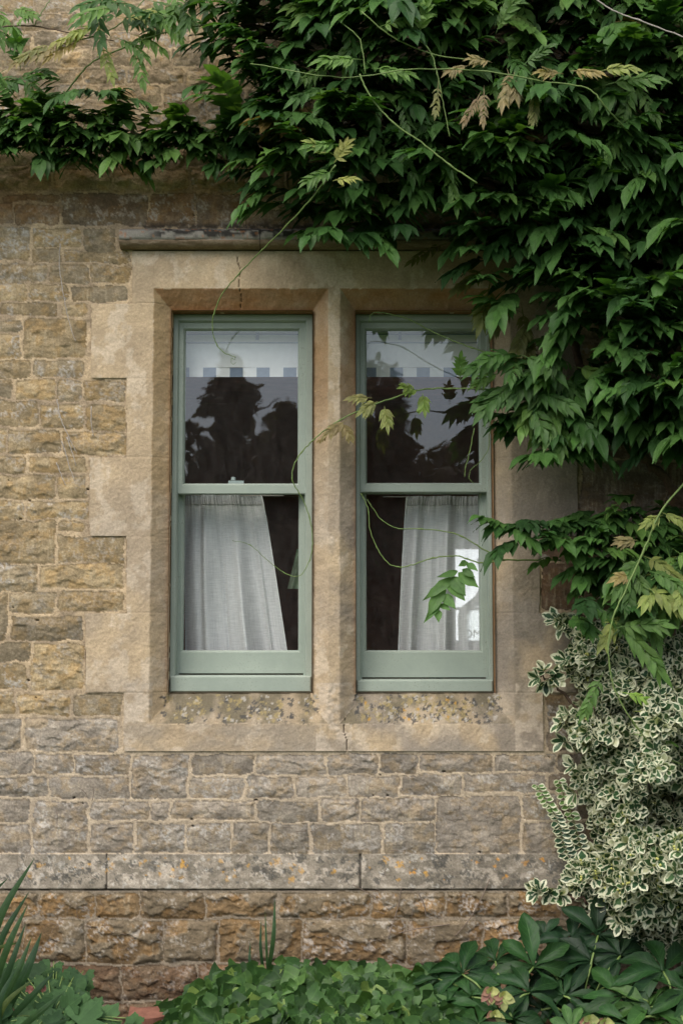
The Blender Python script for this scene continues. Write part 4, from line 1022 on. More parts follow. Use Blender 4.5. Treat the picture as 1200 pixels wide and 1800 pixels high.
for _ in range(30):
    x = q.uniform(1070, 1230); yv = q.uniform(960, 1080); young(x, yv, q.uniform(.25, .40), (q.uniform(-1, .6), q.uniform(0, .9)), .12, 5, .06, jit(q.choice(LIGHT + [YEL[1], DARK[3]]), q), WW=.4)
spec = [ # x, y, depth, dir, L, pairs, leaflet, colour
 (600,255,.38,(-1,-.05),.10,6,.05,LIGHT[1]),(590,275,.38,(-.8,-.5),.09,6,.045,YEL[1]),(585,290,.38,(.5,-.8),.08,6,.045,YEL[0]),(590,300,.38,(-1,.3),.09,5,.05,LIGHT[0]),(583,318,.38,(.7,-.1),.07,5,.035,YEL[0]),
 (850,150,.45,(-.05,1),.13,7,.034,BRONZE[1]),(845,160,.45,(-.5,1),.12,6,.034,BRONZE[1]),(940,150,.45,(-.1,1),.12,6,.040,BRONZE[2]),(905,125,.45,(-.3,.7),.11,6,.05,BRONZE[0]),(915,118,.45,(.4,-.3),.10,6,.05,LIGHT[2]),(890,120,.45,(.2,.8),.10,6,.05,BRONZE[0]),(825,115,.45,(-.7,.2),.07,6,.04,BRONZE[0]),(865,110,.45,(-.6,-.1),.07,6,.04,BRONZE[0]),(990,130,.45,(-.8,-.1),.07,5,.045,YEL[2]),(1000,125,.45,(.9,0),.08,5,.045,YEL[2]),(1050,125,.45,(.9,-.1),.10,5,.05,YEL[1]),
 (770,140,.45,(-.1,1),.12,5,.03,BRONZE[2]),(735,65,.42,(.2,-.8),.10,6,.05,LIGHT[1]),(640,105,.42,(-.9,0),.14,7,.055,LIGHT[1]),(650,120,.42,(.9,.1),.12,6,.05,LIGHT[1]),(660,50,.42,(.7,-.2),.13,6,.05,LIGHT[1]),(870,60,.42,(.4,-.8),.13,6,.06,LIGHT[0]),(1060,150,.42,(1,-.2),.15,6,.07,LIGHT[0]),
 (808,672,.12,(.0,-1),.085,6,.046,LIGHT[1]),(735,688,.12,(-.3,-.1),.06,6,.045,(.24,.32,.08)),(742,690,.12,(.1,.9),.05,5,.045,(.24,.32,.08)),(665,705,.11,(-.4,.2),.06,7,.05,(.30,.31,.11)),(655,700,.11,(-1,-.1),.07,6,.04,(.32,.29,.12)),(675,712,.11,(.1,.8),.06,6,.05,(.28,.30,.10)),(610,738,.11,(-.9,.5),.07,6,.045,BRONZE[0]),(600,742,.11,(.4,.6),.05,5,.04,BRONZE[0]),(575,768,.11,(-.5,.2),.03,4,.02,BRONZE[0]),
 (900,635,.14,(-.9,.2),.05,5,.035,BRONZE[0]),(935,640,.2,(.9,-.4),.07,5,.035,BRONZE[0]),(880,655,.14,(-.6,.2),.09,6,.055,LIGHT[0]),
 (862,490,.2,(-.25,1),.16,6,.07,(.13,.15,.045)),(855,470,.22,(-.8,.5),.12,5,.06,(.14,.15,.05)),(915,530,.15,(.1,1),.20,7,.06,(.14,.14,.045)),(905,520,.15,(-.5,.8),.15,5,.055,(.13,.14,.045)),(925,560,.2,(-.3,1),.15,5,.07,(.12,.13,.04)),(790,425,.1,(-.8,.35),.15,7,.045,(.12,.12,.035)),
 (1110,1010,.35,(-1,.1),.05,6,.045,YEL[2]),(1120,950,.35,(-1,-.1),.05,6,.05,BRONZE[0]),(1165,905,.38,(-.6,.2),.07,5,.04,YEL[1]),(1160,900,.38,(.8,.3),.07,5,.04,YEL[1]),
 (1075,1105,.36,(.9,-.2),.15,6,.065,LIGHT[0]),(1080,1090,.36,(.7,.7),.18,6,.08,LIGHT[0]),(1130,1030,.36,(.8,.4),.15,6,.07,(.20,.24,.06)),(1190,1050,.36,(.5,.7),.10,5,.06,BRONZE[2]),(1060,1180,.36,(-.5,.9),.14,5,.05,LIGHT[0]),(1085,1215,.37,(1,.2),.13,8,.035,(.22,.34,.06)),(1110,1250,.37,(1,.0),.12,6,.03,(.30,.36,.06)),(1110,1290,.37,(1,.1),.12,7,.03,(.16,.28,.06)),
]
for (x, yv, d, dr, L_, npr, LL, c) in spec: young(x, yv, d + (.17 if yv < 330 and x > 560 else .06 if yv > 880 else 0), dr, L_, npr, LL, jit(c, q, .1), droop=.12 if dr[1] < .8 else 0, lflat=.12, WW=.36)
YB.build('young_foliage', M_YOUNG, vine, label='pale green and bronze young leaves')
# the fresh leaf hanging before the right curtain, leaflets placed from the photograph
HL = Leaves(T_WIS)
for (x0, y0, x1, y1, w) in [(822,988,806,992,.5),(820,990,838,1000,.5),(812,1000,833,1012,.5),(804,1004,773,1014,.32),(805,1006,836,1030,.52),(796,1015,752,1052,.28),(794,1014,816,1042,.6),(788,1024,812,1052,.58),(783,1030,750,1075,.36),(777,1044,798,1066,.55),(776,1058,746,1088,.28),(773,1062,788,1072,.5),(768,1070,768,1090,.6)]:
    a = P(x0, y0, -.13); b = P(x1, y1, -.155); dd = b - a
    HL.add(a, dd, nrm((q.uniform(-.2, .2), -1, .3)), float(np.linalg.norm(dd)) * 1.12, float(np.linalg.norm(dd)) * w, .05, .15, .05, jit((.10, .20, .055), q, .12), .02)
HL.build('hanging_leaf', M_YOUNG, vine)

def stem(name, pts, d, r0, r1, mat, parent, label=None, wob=0.0):
    """pts in survey pixels with per-point clearance from the wall"""
    n = len(pts); ds = d if hasattr(d, '__len__') else [d] * n
    W3 = [P(p[0], p[1], -dd) for p, dd in zip(pts, ds)]
    sp = spline(W3, 7); k = len(sp)
    sr = random.Random(len(pts) * 31 + int(abs(pts[0][0]))); kk = .0008 if r0 < .006 else .005
    sp = [p + np.array((sr.gauss(0, kk), sr.gauss(0, kk), sr.gauss(0, kk))) * (1 if i not in (0, k - 1) else 0) for i, p in enumerate(sp)]
    if r0 < .006: r0 *= .85; r1 *= .85
    m = MB(); m.tube(sp, [r0 + (r1 - r0) * i / (k - 1) + (.35 * r0 if (i % 14 == 0 and i) else 0) for i in range(k)], 6)
    return m.build(name, mat, parent, smooth=True, label=label)
GS = M_GREEN_STEM
stem('shoot', [(590,290),(550,345),(505,395),(460,440),(420,482),(392,515),(377,550),(374,580),(382,607),(396,621),(414,628)], [.56,.50,.40,.30,.24,.2,.17,.15,.14,.14,.14], .0036, .0013, GS, vine, 'long green shoot trailing over the left window')
stem('tendril', [(414,628),(413,632),(408,630),(406,636),(410,640),(415,637)], .14, .0011, .0008, GS, vine)
stem('shoot', [(905,690),(850,684),(790,683),(740,685),(690,700),(645,716),(598,738),(560,765),(530,795),(516,820),(514,845),(528,870),(544,910),(549,950),(544,985),(526,1012),(500,1007),(470,985),(440,958),(408,950)], [.2,.16,.13,.12,.12,.12,.11,.1,.09,.09,.09,.08,.07,.07,.07,.07,.06,.06,.05,.05], .0036, .0010, GS, vine, 'shoot reaching across the right window and curling over the mullion')
stem('shoot', [(960,652),(905,634),(830,612),(770,588),(720,562),(690,553),(665,549),(652,553),(648,566)], [.25,.2,.16,.14,.12,.12,.12,.12,.12], .0034, .0014, GS, vine, 'shoot crossing the top of the right window')
stem('shoot', [(985,985),(930,985),(885,984),(845,990),(820,982),(800,977),(760,981),(725,993),(700,997),(680,988),(662,962),(650,930),(648,900),(641,880),(634,868)], .12, .0036, .0014, GS, vine, 'lower shoot before the right curtain')
stem('shoot', [(885,984),(850,966),(810,942),(780,934),(740,930),(700,929),(672,915),(655,893),(645,878)], .13, .0030, .0012, GS, vine)
stem('shoot', [(870,690),(862,720),(860,760),(857,790),(843,812),(828,825),(824,840),(832,850)], .12, .0018, .0011, GS, vine)
stem('shoot', [(833,752),(826,790),(818,820),(816,838)], .12, .0025, .0016, GS, vine)
stem('shoot', [(1210,840),(1160,900),(1130,970),(1100,1035),(1080,1075),(1070,1120),(1070,1170),(1085,1225),(1120,1280),(1160,1325),(1210,1350)], .46, .0042, .0020, GS, vine, 'green shoot hanging over the variegated shrub')
stem('shoot', [(88,212),(105,180),(135,138),(165,108),(215,85),(270,63),(330,48),(380,43),(430,42)], [.1,.13,.16,.2,.22,.24,.25,.25,.25], .0040, .0030, GS, vine)
stem('shoot', [(-20,52),(20,46),(60,46),(100,53),(150,62),(200,72)], .14, .0034, .0020, M_BARK, vine)
stem('shoot', [(60,46),(75,20),(95,-10)], .14, .0025, .0018, GS, vine)
stem('shoot', [(120,75),(190,55),(230,25),(262,-10)], .22, .0032, .0024, GS, vine)
stem('shoot', [(440,112),(600,136),(720,122),(840,124),(950,142),(1030,155),(1065,190),(1110,240)], [.52,.60,.63,.64,.64,.64,.62,.5], .0018, .0032, GS, vine)
stem('shoot', [(632,130),(648,165),(690,215),(740,250),(790,290),(838,322)], .62, .0030, .0030, GS, vine)
stem('shoot', [(728,60),(755,90),(768,130),(778,180),(790,240)], .62, .0032, .0016, GS, vine)
stem('shoot', [(635,20),(690,65),(760,95),(830,106)], .60, .0028, .0020, GS, vine)
stem('shoot', [(1030,-15),(1070,15),(1120,35),(1210,68)], .62, .0028, .0028, M_TWIG, vine)
stem('shoot', [(600,40),(632,70),(642,130)], .60, .0022, .0022, GS, vine)
stem('shoot', [(1200,1020),(1160,1010),(1110,1050),(1095,1080)], .38, .0024, .0020, GS, vine)
stem('woody_stem', [(1290,980),(1192,868),(1130,800),(1060,720),(1010,600),(1030,420),(980,260),(1040,60),(1020,-130)], [.12,.12,.12,.11,.1,.12,.15,.16,.16], .016, .012, M_BARK, vine)
stem('woody_stem', [(1290,980),(1240,760),(1210,500),(1240,240),(1230,-130)], .15, .017, .012, M_BARK, vine)
stem('woody_stem', [(1330,1790),(1320,1400),(1290,980)], .12, .024, .018, M_BARK, vine)
stem('woody_stem', [(1030,420),(880,330),(700,280),(520,240),(330,250),(150,255),(-180,235)], [.12,.14,.16,.15,.1,.08,.08], .011, .005, M_BARK, vine)
stem('woody_stem', [(1040,60),(800,20),(600,60),(430,42)], .2, .009, .004, M_BARK, vine)

# dry twigs left on the wall
for pts, nm in (([(106,428),(105,470),(110,505),(117,545),(126,580),(133,600)], 'longest pale dry twig clinging to the rubble, left of the window head'),
            ([(101,702),(107,735),(122,770),(135,797)], 'dry twig on the rubble level with the upper glass, its top highest of the cluster'),
            ([(109,776),(117,800),(124,825),(132,846)], 'dry twig in the lower left cluster, middle of three'),
            ([(118,768),(126,790),(134,818)], 'short dry twig in the cluster beside a longer one'),
            ([(161,714),(161,745),(165,767)], 'short upright dry twig on a block nearest the window jamb'),
            ([(100,813),(107,832),(116,853)], 'short dry twig at the lower left of the cluster')):
    o = stem('dry_twig', pts, .028, .0024, .0012, M_TWIG, None); tagp(o, label=nm, cat='twig', group='dry twigs clinging to the left of the wall')
m = MB(); q2 = random.Random(9)
for _ in range(95):
    x = q2.uniform(180, 960) if q2.random() < .8 else q2.uniform(0, 200); yv = q2.uniform(1330, 1560) if q2.random() < .7 else q2.uniform(1560, 1680)
    an = q2.uniform(0, 6.28); pts = [(x, yv)]; off = .052 if yv > 1510 else .016
    if 1500 < yv < 1562: off = .03 + .03 * (yv - 1500) / 62
    for k in range(4): an += q2.gauss(0, .45); s = q2.uniform(3, 8); pts.append((pts[-1][0] + s * math.cos(an), pts[-1][1] + s * math.sin(an)))
    m.tube(spline([P(a, b, -off - q2.uniform(0, .008)) for a, b in pts], 3), q2.uniform(.0006, .0011), 4)
for pts in ([(705,1560),(700,1590),(690,1625),(682,1650)], [(860,1545),(845,1580),(825,1615),(800,1645)], [(700,1640),(735,1632),(790,1625)], [(733,1567),(745,1590),(748,1610)], [(620,1555),(650,1572),(660,1582)]):
    m.tube(spline([P(a, b, -.062) for a, b in pts], 5), .0018, 5)
tagp(m.build('dead_rootlets', M_ROOT, None, smooth=True), label='thin dead rootlets scattered over the lower wall', cat='dead roots', kind='stuff')

# ------------------------------------------------------------------ variegated euonymus
eu = empty('variegated_shrub', tuple(P(1120, 1770, -.2)), label='bushy evergreen shrub with cream edged green leaves against the right of the wall', cat='shrub')
EB = Leaves(T_EUO); q = random.Random(12); FL = MB()
EP = [(985,1085),(1010,1130),(1000,1165),(1010,1200),(1030,1225),(1000,1262),(1005,1300),(1030,1330),(1015,1365),(1030,1400),(1045,1440),(1050,1490),(1005,1520),(985,1550),(1030,1580),(1050,1610),(1075,1640),(1110,1665),(1210,1690),(1400,1700),(1400,1060),(1210,1110),(1150,1130),(1060,1105)]
def rosette(p, ax, n, L, q, fl=False, tone=None):
    ax = nrm(ax); a = nrm(np.cross(ax, (.3, .2, 1))); b = np.cross(ax, a); ph = q.uniform(0, 6.28)
    g = tone or q.choice([(.018, .052, .018), (.026, .070, .024), (.050, .100, .034), (.034, .084, .026)])
    for k in range(n):
        an = ph + k * 2.4; out = q.uniform(.55, 1.25) if k < n - 2 else .35
        d = nrm(ax * q.uniform(.35, .9) + (a * math.cos(an) + b * math.sin(an)) * out)
        nn = nrm(ax - d * np.dot(ax, d) + UPV * .15)
        l = L * q.uniform(.75, 1.15)
        EB.add(np.array(p) - ax * .015 * q.random(), d, nn, l, l * q.uniform(.46, .56), q.uniform(-.1, .25), q.uniform(-.15, .3), q.uniform(0, .12), jit((.40, .41, .25) if q.random() < .07 else g, q, .15), .02)
    if fl:
        for _ in range(4):
            o = np.array(p) + ax * .008 + np.array([q.gauss(0, .006) for _ in range(3)]); FL.lathe([(0, -.004), (.0035, -.002), (.0042, .001), (.002, .004), (0, .0045)], tuple(o), 7)
xs_ = [p[0] for p in EP]; ys_ = [p[1] for p in EP]; k = 0
while k < 2000:
    x = q.uniform(940, 1400); yv = q.uniform(1060, 1700)
    if not inpoly(x, yv, EP): continue
    if x > 1230 and q.random() < .6: continue
    e = min(edist(x, yv, EP) / 120, 1); bl = float(fbm(np.array([x / 55.]), np.array([yv / 50.]), 70, 3)[0])
    dm = .05 + .42 * math.sqrt(e) * max(.1, 2.0 * bl - .25)
    d = dm * q.uniform(.8, 1.03) if q.random() < .72 else q.uniform(.04, dm)
    rosette(P(x, yv, -d), (q.uniform(-.6, .3) - .3 * (1 - e), -1, q.uniform(-.3, .75)), q.choice([5, 6, 7, 8]), q.uniform(.028, .050), q, fl=(1400 < yv < 1640 or q.random() < .1) and q.random() < .35)
    k += 1
for (x, yv, ax) in [(945,1192,(-1,-.6,.1)),(955,1178,(-.2,-.7,.9)),(960,1200,(0,-.8,-.6)),(975,1190,(.3,-1,0)),(940,1567,(-1,-.6,-.2)),(948,1563,(-.3,-.8,.6)),(965,1570,(0,-1,-.2)),(985,1575,(0,-1,0)),(975,1088,(-.7,-.7,.5)),(985,1100,(-.7,-.7,0)),(990,1160,(-.7,-.7,.1)),(985,1272,(-.9,-.6,.1)),(995,1255,(-.9,-.5,.4)),(988,1305,(-.8,-.7,-.3)),(1003,1345,(-.9,-.6,.3)),(1005,1395,(-.9,-.5,-.1))]:
    rosette(P(x, yv, -.14), ax, 7, .047, q)
for pts in ([(945,1382),(955,1400),(968,1420),(978,1440),(985,1460),(990,1485),(1000,1510)], [(982,1372),(990,1400),(1003,1430),(1012,1460),(1020,1490)]):
    for kk, (x, yv) in enumerate(spline([np.array(p, float) for p in pts], 3)):
        gcol = (.10, .19, .05) if kk < 8 else None
        for sg in (-1, 1):
            d = nrm((sg * .8 + q.uniform(-.2, .2), -.5, q.uniform(-.2, .5))); EB.add(P(x, yv, -.05), d, nrm((0, -1, .5)), .026 + .0007 * kk, .016 + .0004 * kk, .1, .1, .1, gcol or (.03, .07, .035), .02)
    stem('twig', pts, .045, .0016, .0020, GS, eu)
EB.build('foliage', M_EUON, eu)
FL.build('flower_buds', plain('bud_yellow', (.42, .42, .12), .6, .3), eu, smooth=True)
for pts, d in (([(1130,1760),(1110,1600),(1080,1450),(1050,1300),(1040,1180)], .14), ([(1180,1760),(1200,1550),(1170,1350),(1150,1200)], .16), ([(1060,1300),(1000,1230),(965,1195),(945,1190)], .12), ([(1060,1600),(1010,1578),(950,1566)], .12), ([(1300,1760),(1280,1500),(1300,1250)], .16)):
    stem('branch', pts, d, .007, .0022, M_BARK, eu)

# ------------------------------------------------------------------ hellebores
def hellebore(name_label, root, leaves, q, flowers=()):
    t = empty('hellebore', tuple(P(*root)), label=name_label, cat='garden plant', group='hellebores below the wall')
    B = Leaves(T_HEL); m = MB(); r0 = P(*root)
    for (x, yv, d, Rr_, tone, tilt) in leaves:
        c = P(x, yv, -d); S_ = Rr_ * .0019
        ax = nrm((tilt[0], -.75, .75 + tilt[1])); a = nrm(np.cross(ax, (0, 1, 0.2))); b = np.cross(ax, a)
        nl = q.choice([7, 8, 9]); ph = q.uniform(-.2, .2) + math.atan2(float(np.dot(UPV, b)), float(np.dot(UPV, a)))
        for k in range(nl):
            an = ph + (k - (nl - 1) / 2) * (5.2 / nl) + q.uniform(-.1, .1)
            d_ = nrm(a * math.cos(an) + b * math.sin(an) + ax * q.uniform(-.15, .3))
            l = S_ * (1.0 - .16 * abs(k - (nl - 1) / 2) / nl * 2) * q.uniform(.85, 1.1)
            B.add(c, d_, nrm(ax + np.array([q.gauss(0, .18) for _ in range(3)])), l, l * q.uniform(.27, .34), q.uniform(.0, .35), q.uniform(.2, .7), q.uniform(.1, .45), jit(tone, q, .25), .035)
        mid = (c + r0) / 2 + np.array((0, -.05, .06)); m.tube(spline([r0, mid, c], 6), .0035, 6)
    B.build('foliage', M_HELL, t); m.build('leaf_stalk', M_GREEN_STEM, t, smooth=True)
    for (x, yv, d) in flowers:
        F_ = Leaves(T_EUO); c = P(x, yv, -d)
        for k in range(9):
            an = k * 2.4; brown = k % 3
            col = [(.33, .35, .13), (.26, .14, .10), (.38, .40, .16)][brown]
            dr = nrm((math.cos(an) * .8, -.6, math.sin(an) * .6 - .25)); F_.add(c, dr, nrm((0, -1, .3)), .030 * q.uniform(.8, 1.2), .024, .35, .2, .3, jit(col, q, .2), .05)
        F_.build('faded_flower', M_SOFT, t)
        mf = MB(); mf.tube(spline([r0, (c + r0) / 2 + np.array((0, -.04, .04)), c + np.array((0, .01, .0))], 5), .003, 6); mf.build('flower_stalk', M_GREEN_STEM, t, smooth=True)
D1, D2, D3 = (.013, .040, .011), (.019, .054, .014), (.034, .080, .018); DB_ = (.010, .029, .011)
q = random.Random(21)
hellebore('broad leaved hellebore right of the ivy, its largest leaf spread against the wall', (880, 1830, -.35),
          [(937,1700,.34,98,D2,(0,-.3)),(812,1712,.36,78,D1,(-.3,0)),(828,1752,.42,85,D2,(-.3,.2)),(930,1745,.42,75,D1,(.3,.3)),(870,1690,.28,70,D1,(-.1,0)),(785,1765,.42,70,D2,(-.4,.2)),(900,1790,.5,70,D1,(0,.4)),(840,1800,.55,80,D2,(-.2,.4)),(770,1720,.34,55,D1,(-.3,0))], q, flowers=((862,1742,.5),(884,1750,.5),(868,1783,.52)))
hellebore('dark hellebore in the middle, its leaves rising in front of the orange block', (1010, 1830, -.3),
          [(1002,1655,.22,72,DB_,(-.2,-.3)),(1050,1645,.24,95,DB_,(.1,-.4)),(955,1648,.2,55,DB_,(-.2,-.3)),(1003,1712,.3,72,DB_,(0,0)),(1040,1690,.3,75,DB_,(.2,0)),(990,1750,.38,72,D1,(-.2,.2)),(1070,1730,.3,70,DB_,(.2,0)),(950,1775,.4,65,DB_,(0,.2)),(1030,1770,.4,60,DB_,(0,.2)),(960,1700,.28,60,DB_,(0,0)),(1090,1680,.3,70,DB_,(.2,0))], q)
hellebore('hellebore at the lower right corner with its tall leaf fan under the variegated shrub', (1180, 1830, -.4),
          [(1165,1708,.42,105,D1,(.1,-.2)),(1092,1752,.46,78,D2,(-.1,.1)),(1140,1770,.5,85,D3,(.1,.2)),(1210,1745,.48,85,D2,(.2,.1)),(1200,1800,.55,80,D3,(0,.3)),(1060,1790,.5,60,D2,(-.2,.3)),(1105,1800,.55,70,D2,(0,.3))], q)
hellebore('small pale leaved hellebore seedling at the bottom edge between the two dark clumps', (1000, 1850, -.55),
          [(1005,1812,.56,52,(.045,.10,.028),(-.1,.0)),(1050,1818,.56,45,(.035,.08,.025),(.2,0))], q, flowers=((1035,1792,.6),(1062,1796,.6)))

# ------------------------------------------------------------------ ivy
ivy = empty('ivy', tuple(P(520, 1830, -.3)), label='low mound of heart shaped ivy leaves at the foot of the wall', cat='ivy')
IB = Leaves(T_IVY); q = random.Random(31); m = MB()
def ivtop(x):
    return float(np.interp(x, [262, 285, 330, 380, 420, 470, 520, 560, 640, 720, 800, 830], [1800, 1768, 1735, 1712, 1695, 1688, 1672, 1686, 1688, 1698, 1705, 1740]))
k = 0
while k < 900:
    x = q.uniform(262, 830); yt = ivtop(x); yv = yt + 10 + (1830 - yt) * q.random() ** 1.0
    if yv > 1840: continue
    dd = .10 + .45 * min((yv - yt) / 110, 1.05) ** .8 + .03 * q.random() + .10 * (float(fbm(np.array([x / 40.]), np.array([yv / 30.]), 77, 2)[0]) - .5)
    if q.random() < .4: dd -= .07
    a = q.gauss(0, .8); dr = nrm((math.sin(a), -.45 + q.gauss(0, .2), -math.cos(a) * .9 + .1)); nn = nrm((q.gauss(0, .4), -.9, .7 + q.gauss(0, .35)))
    l = q.uniform(.048, .092); c = jit(q.choice([(.032, .076, .018), (.041, .093, .022), (.054, .112, .026), (.023, .055, .014)]), q, .12)
    if q.random() < .05: c = (.12, .18, .04)
    IB.add(P(x, yv, -dd), dr, nn, l, l * q.uniform(.62, .80), q.uniform(0, .2), q.uniform(.25, .7), q.uniform(0, .15), c, .035); k += 1
IB.build('foliage', M_IVY, ivy)
for i in range(24):
    x = 300 + i * 21; p0 = P(520 + (x - 520) * .5, 1830, -.25); p1 = P(x, ivtop(x) + 25, -.14); m.tube(spline([p0, (p0 + p1) / 2 + np.array((0, -.12, .03)), p1], 4), .003, 5)
m.build('runner', M_BARK, ivy, smooth=True)

# ------------------------------------------------------------------ geranium, sword leaves, small things at lower left
ger = empty('geranium', tuple(P(100, 1830, -.25)), label='soft green geranium with lobed leaves at the lower left corner', cat='garden plant')
GB = Leaves(T_GER); q = random.Random(41); m = MB(); r0 = P(100, 1840, -.3)
gl = [(52,1700,30),(85,1712,34),(120,1735,36),(140,1745,32),(105,1760,38),(75,1745,34),(140,1785,40),(110,1795,38),(60,1775,34),(30,1765,30),(90,1725,30),(125,1765,34),(150,1810,36),(30,1720,26),(70,1800,36),(15,1745,28),(118,1705,24),(45,1745,26),(130,1718,24),(155,1765,24),(20,1795,30),(95,1690,22),(215,1795,20),(190,1800,18),(228,1790,15)]
for (x, yv, r) in gl + [(q.uniform(0, 150), q.uniform(1700, 1830), q.uniform(18, 30)) for _ in range(45)]:
    d = .16 + .3 * min(max((yv - 1690) / 120, 0), 1) + q.uniform(-.03, .03); c = P(x, yv, -d); a = q.gauss(0, .8)
    GB.add(c, nrm((math.sin(a), -.4, -math.cos(a) * .8)), nrm((q.gauss(0, .3), -.8, .8 + q.gauss(0, .2))), r * .0037, r * .0037 * .95, q.uniform(.0, .25), q.uniform(.0, .15), q.uniform(0, .15), jit(q.choice([(.038, .088, .028), (.048, .105, .034), (.030, .07, .025)]), q, .12), .03)
    m.tube(spline([r0, (c + r0) / 2 + np.array((0, -.03, .05)), c], 4), .0018, 5)
GB.build('foliage', M_SOFT, ger); m.build('leaf_stalk', M_GREEN_STEM, ger, smooth=True)
F_ = Leaves(T_EUO)
for (x, yv, c) in [(37, 1732, (.35, .33, .65))]:
    for k in range(5): an = k * 1.256; F_.add(P(x, yv, -.36), nrm((math.cos(an), -.2, math.sin(an))), (0, -1, .1), .010, .008, .1, .1, 0, c, .02)
F_.build('purple_flower', M_SOFT, ger)
for (x, yv) in [(18,1775),(53,1738),(75,1735),(8,1790)]:
    F_ = Leaves(T_EUO)
    for k in range(7): an = k * 2.4; F_.add(P(x, yv, -.42), nrm((math.cos(an), -.5, math.sin(an))), (0, -1, .3), .014, .010, .3, .1, .2, jit((.22, .09, .07), q, .3), .05)
    F_.build('seed_head', M_SOFT, ger)

def blades(label, root, tips, w, cat='garden plant', base_w=None):
    t = empty('sword_leaved_plant' if cat == 'garden plant' else 'grass_tuft', tuple(P(*root)), label=label, cat=cat)
    for (bx, by, tx, ty, d0, d1, wd, bend, col) in tips:
        a = P(bx, by, -d0); b = P(tx, ty, -d1); B = Leaves(T_BLD); n = 10
        mid = (a + b) / 2 + np.array((bend * .002, -.03, .02)); sp = np.array(spline([a, mid, b], 7)); k = len(sp)
        V = []; F = []; uv = []
        for i, p in enumerate(sp):
            u = i / (k - 1); tan = nrm(sp[min(i + 1, k - 1)] - sp[max(i - 1, 0)]); sd = nrm(np.cross(tan, (.25, -1, .1))); nn = np.cross(sd, tan)
            ww = wd * .001 * (.55 + 1.6 * u if u < .28 else 1.0) * (1 - max(0, (u - .45) / .55) ** 1.8)
            for s_ in (-1, 0, 1): V.append(p + sd * s_ * ww + nn * (.22 * ww if s_ == 0 else 0)); uv.append(((s_ + 1) / 2, u))
        for i in range(k - 1):
            for j in range(2): F.append((i * 3 + j, i * 3 + j + 1, (i + 1) * 3 + j + 1, (i + 1) * 3 + j))
        tagp(mesh_np('blade', np.array(V), np.array(F), M_BLADE, t, col=np.zeros((len(V), 3)) + np.array(col), uv=np.array(uv)))
G1, G2, G3 = (.022, .055, .018), (.032, .072, .022), (.07, .10, .025)
blades('clump of long sword shaped green leaves at the left edge below the lichen band', (-30, 1830, -.35),
       [(-30,1740,62,1507,.3,.22,13,-12,G2),(-45,1640,15,1543,.3,.24,8,-4,G1),(-25,1760,53,1565,.32,.26,11,-8,G1),(-20,1770,50,1588,.34,.3,11,0,G2),(-15,1790,46,1622,.36,.32,10,6,G1),(-10,1800,57,1645,.38,.34,10,8,G2),(0,1800,74,1638,.40,.36,14,10,G1),(0,1810,98,1706,.42,.40,10,10,G1),(10,1830,112,1745,.46,.44,10,10,G2),(-40,1800,-5,1560,.3,.2,12,-10,G1),(-10,1830,60,1720,.44,.42,9,-12,G3),(0,1840,30,1700,.45,.42,9,-10,G1),(20,1850,125,1790,.5,.5,12,4,G1),(-30,1800,-60,1600,.3,.3,12,-10,G1),(-30,1700,40,1655,.3,.3,7,-10,G3)], 0)
blades('small tuft of upright grass blades standing behind the ivy', (468, 1750, -.16),
       [(466,1740,483,1579,.14,.12,7.5,6,G2),(468,1740,459,1615,.14,.13,5,-4,G1),(444,1745,440,1654,.14,.13,5,-2,G1),(472,1740,466,1600,.15,.13,4,0,G2)], 0, cat='grass tuft')

# terracotta piece half hidden by the ivy
m = MB(); a = P(232, 1786, -.22); 
G = []
for i in range(19):
    u = i / 18; x = -.01 + u * .16; G.append([(a[0] + x, a[1] - .02 - .05 * math.sin(u * 3.14), a[2] + .004 + .012 * u), (a[0] + x, a[1] + .03 - .05 * math.sin(u * 3.14), a[2] + .024 + .012 * u), (a[0] + x, a[1] + .04, a[2] + .015 + .012 * u), (a[0] + x, a[1] + .04, a[2] - .03), (a[0] + x, a[1] - .015 - .05 * math.sin(u * 3.14), a[2] - .03), (a[0] + x, a[1] - .02 - .05 * math.sin(u * 3.14), a[2] + .004 + .012 * u)])
m.quad_grid(G); m.build('terracotta_tile', plain('terracotta', (.17, .075, .05), .85, .2, 40, .25), None, label='curved terracotta tile lying at the left end of the ivy', cat='tile')

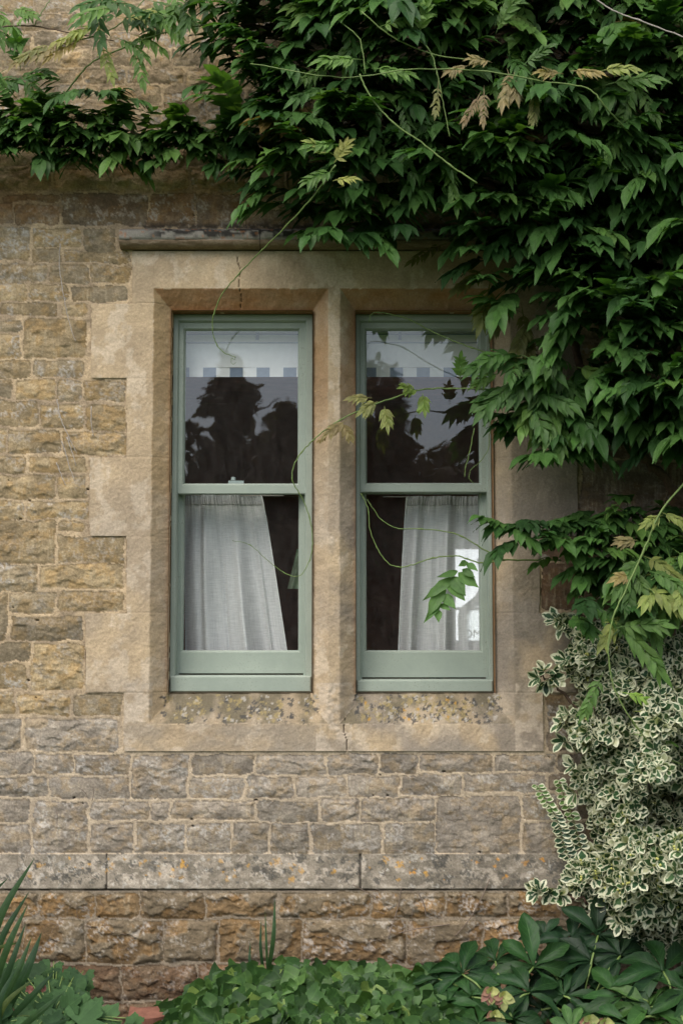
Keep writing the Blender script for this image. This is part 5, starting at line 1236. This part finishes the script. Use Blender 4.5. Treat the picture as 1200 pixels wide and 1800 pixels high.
# ------------------------------------------------------------------ garden behind the camera (mirrored in the panes)
def mirror(px, py, dist):                 # where something must stand in the garden to be mirrored at (px,py)
    p = P(px, py, dist); return np.array((p[0], -dist + .2, p[2]))
M_TREE = leaf_mat('tree_leaf', .6, .15, .1, .2); M_TRUNK = plain('tree_trunk', (.06, .045, .035), .9, .1, 12, .4)
def tree(label, x, y, h, r, kind, q, n, tone, base=.3, cat='tree'):
    t = empty('conifer_tree' if kind == 'cone' else 'broadleaf_tree', (x, y, 0), label=label, cat=cat, group='garden trees mirrored in the panes')
    B = Leaves(T_EUO); lumps = [(q.gauss(0, .5), q.gauss(0, .5), q.uniform(.25, .85), q.uniform(.35, .6)) for _ in range(16)]
    for _ in range(n):
        if kind == 'cone':
            v = q.random() ** .8; zc = base + (h - base) * v; tier = .68 + .42 * math.sin(v * 30 + q.gauss(0, .35)); rr = r * (1 - v) ** .65 * tier * q.uniform(.3, 1.08); an = q.uniform(0, 6.28)
            p = (x + rr * math.cos(an), y + rr * math.sin(an), zc + q.gauss(0, .06) - rr * .12)
        else:
            l = q.choice(lumps); u = nrm([q.gauss(0, 1) for _ in range(3)]) * q.uniform(.6, 1.0) * l[3]
            p = (x + (l[0] * .8 + u[0]) * r, y + (l[1] * .8 + u[1]) * r, base + (h - base) * min(max(l[2] + u[2] * .45, 0), 1))
        dr = nrm([q.gauss(0, 1), q.gauss(0, 1), q.gauss(-.2, .6)]); B.add(p, dr, nrm([q.gauss(0, 1), q.gauss(0, 1), 1]), q.uniform(.14, .26), q.uniform(.07, .13), .1, .1, .1, jit(tone, q, .25), .03)
    B.build('crown', M_TREE, t)
    m = MB(); m.tube([(x, y, 0), (x + .03, y, h * .45), (x, y, h * .9)], [.02 * h + .04, .013 * h + .02, .02], 8)
    for k in range(9):
        an = k * 2.4; z0 = h * (.25 + .07 * k); m.tube([(x, y, z0), (x + math.cos(an) * r * .35, y + math.sin(an) * r * .35, z0 + .15 * r), (x + math.cos(an) * r * .75, y + math.sin(an) * r * .75, z0 + .3 * r)], [.035, .022, .008], 5)
    m.build('trunk', M_TRUNK, t, smooth=True)
q = random.Random(51)
TG = (.13, .10, .06)
a = mirror(402, 640, 20); tree('dark pointed conifer mirrored in the left upper pane', a[0], a[1], a[2] + 0.10, 1.35, 'cone', q, 6500, TG)
for k, (px, py, dist, r, lb) in enumerate([(318, 745, 19, .7, 'round dark tree mirrored left of the conifer'), (500, 722, 19, .6, 'round tree mirrored right of the conifer in the left pane'), (556, 700, 21, .6, 'garden tree standing behind the mullion reflection'), (688, 650, 18, .62, 'tall bushy tree mirrored at the left of the right upper pane'),
                                   (642, 655, 20, .6, 'bushy tree next to the tall one in the reflection'), (800, 785, 22, 1.0, 'low rounded tree mirrored at the right of the right pane'), (230, 700, 21, 1.2, 'broad tree at the far left of the garden'), (930, 740, 21, 1.3, 'broad tree at the far right of the garden')]):
    a = mirror(px, py, dist); tree(lb, a[0], a[1], a[2], r, 'round', q, 4200, TG)
HB = Leaves(T_EUO)
for _ in range(26000):
    x = q.uniform(-9, 9); yv = q.uniform(-18.6, -17.6); top_ = 3.8 + .35 * math.sin(x * 1.3) + .3 * math.sin(x * 3.1 + 1); z = q.uniform(0, top_) if q.random() < .7 else top_ - abs(q.gauss(0, .25))
    HB.add((x, yv, z), nrm([q.gauss(0, 1), q.gauss(0, 1), q.gauss(0, .6)]), nrm([q.gauss(0, 1), 1, 1]), q.uniform(.16, .30), q.uniform(.09, .16), .1, .1, .1, jit(TG, q, .3), .03)
hd = empty('garden_hedge', (0, -18, 0), label='tall dark hedge across the garden, mirrored as the brown mass in the panes', cat='hedge')
HB.build('hedge_foliage', M_TREE, hd)
m = MB()
for i in range(30):
    x = -9 + i * .62; m.tube([(x, -18.1, 0), (x + .1, -18.1, 1.8), (x, -18.1, 3.2)], [.06, .045, .02], 6)
m.build('hedge_stem', M_TRUNK, hd)
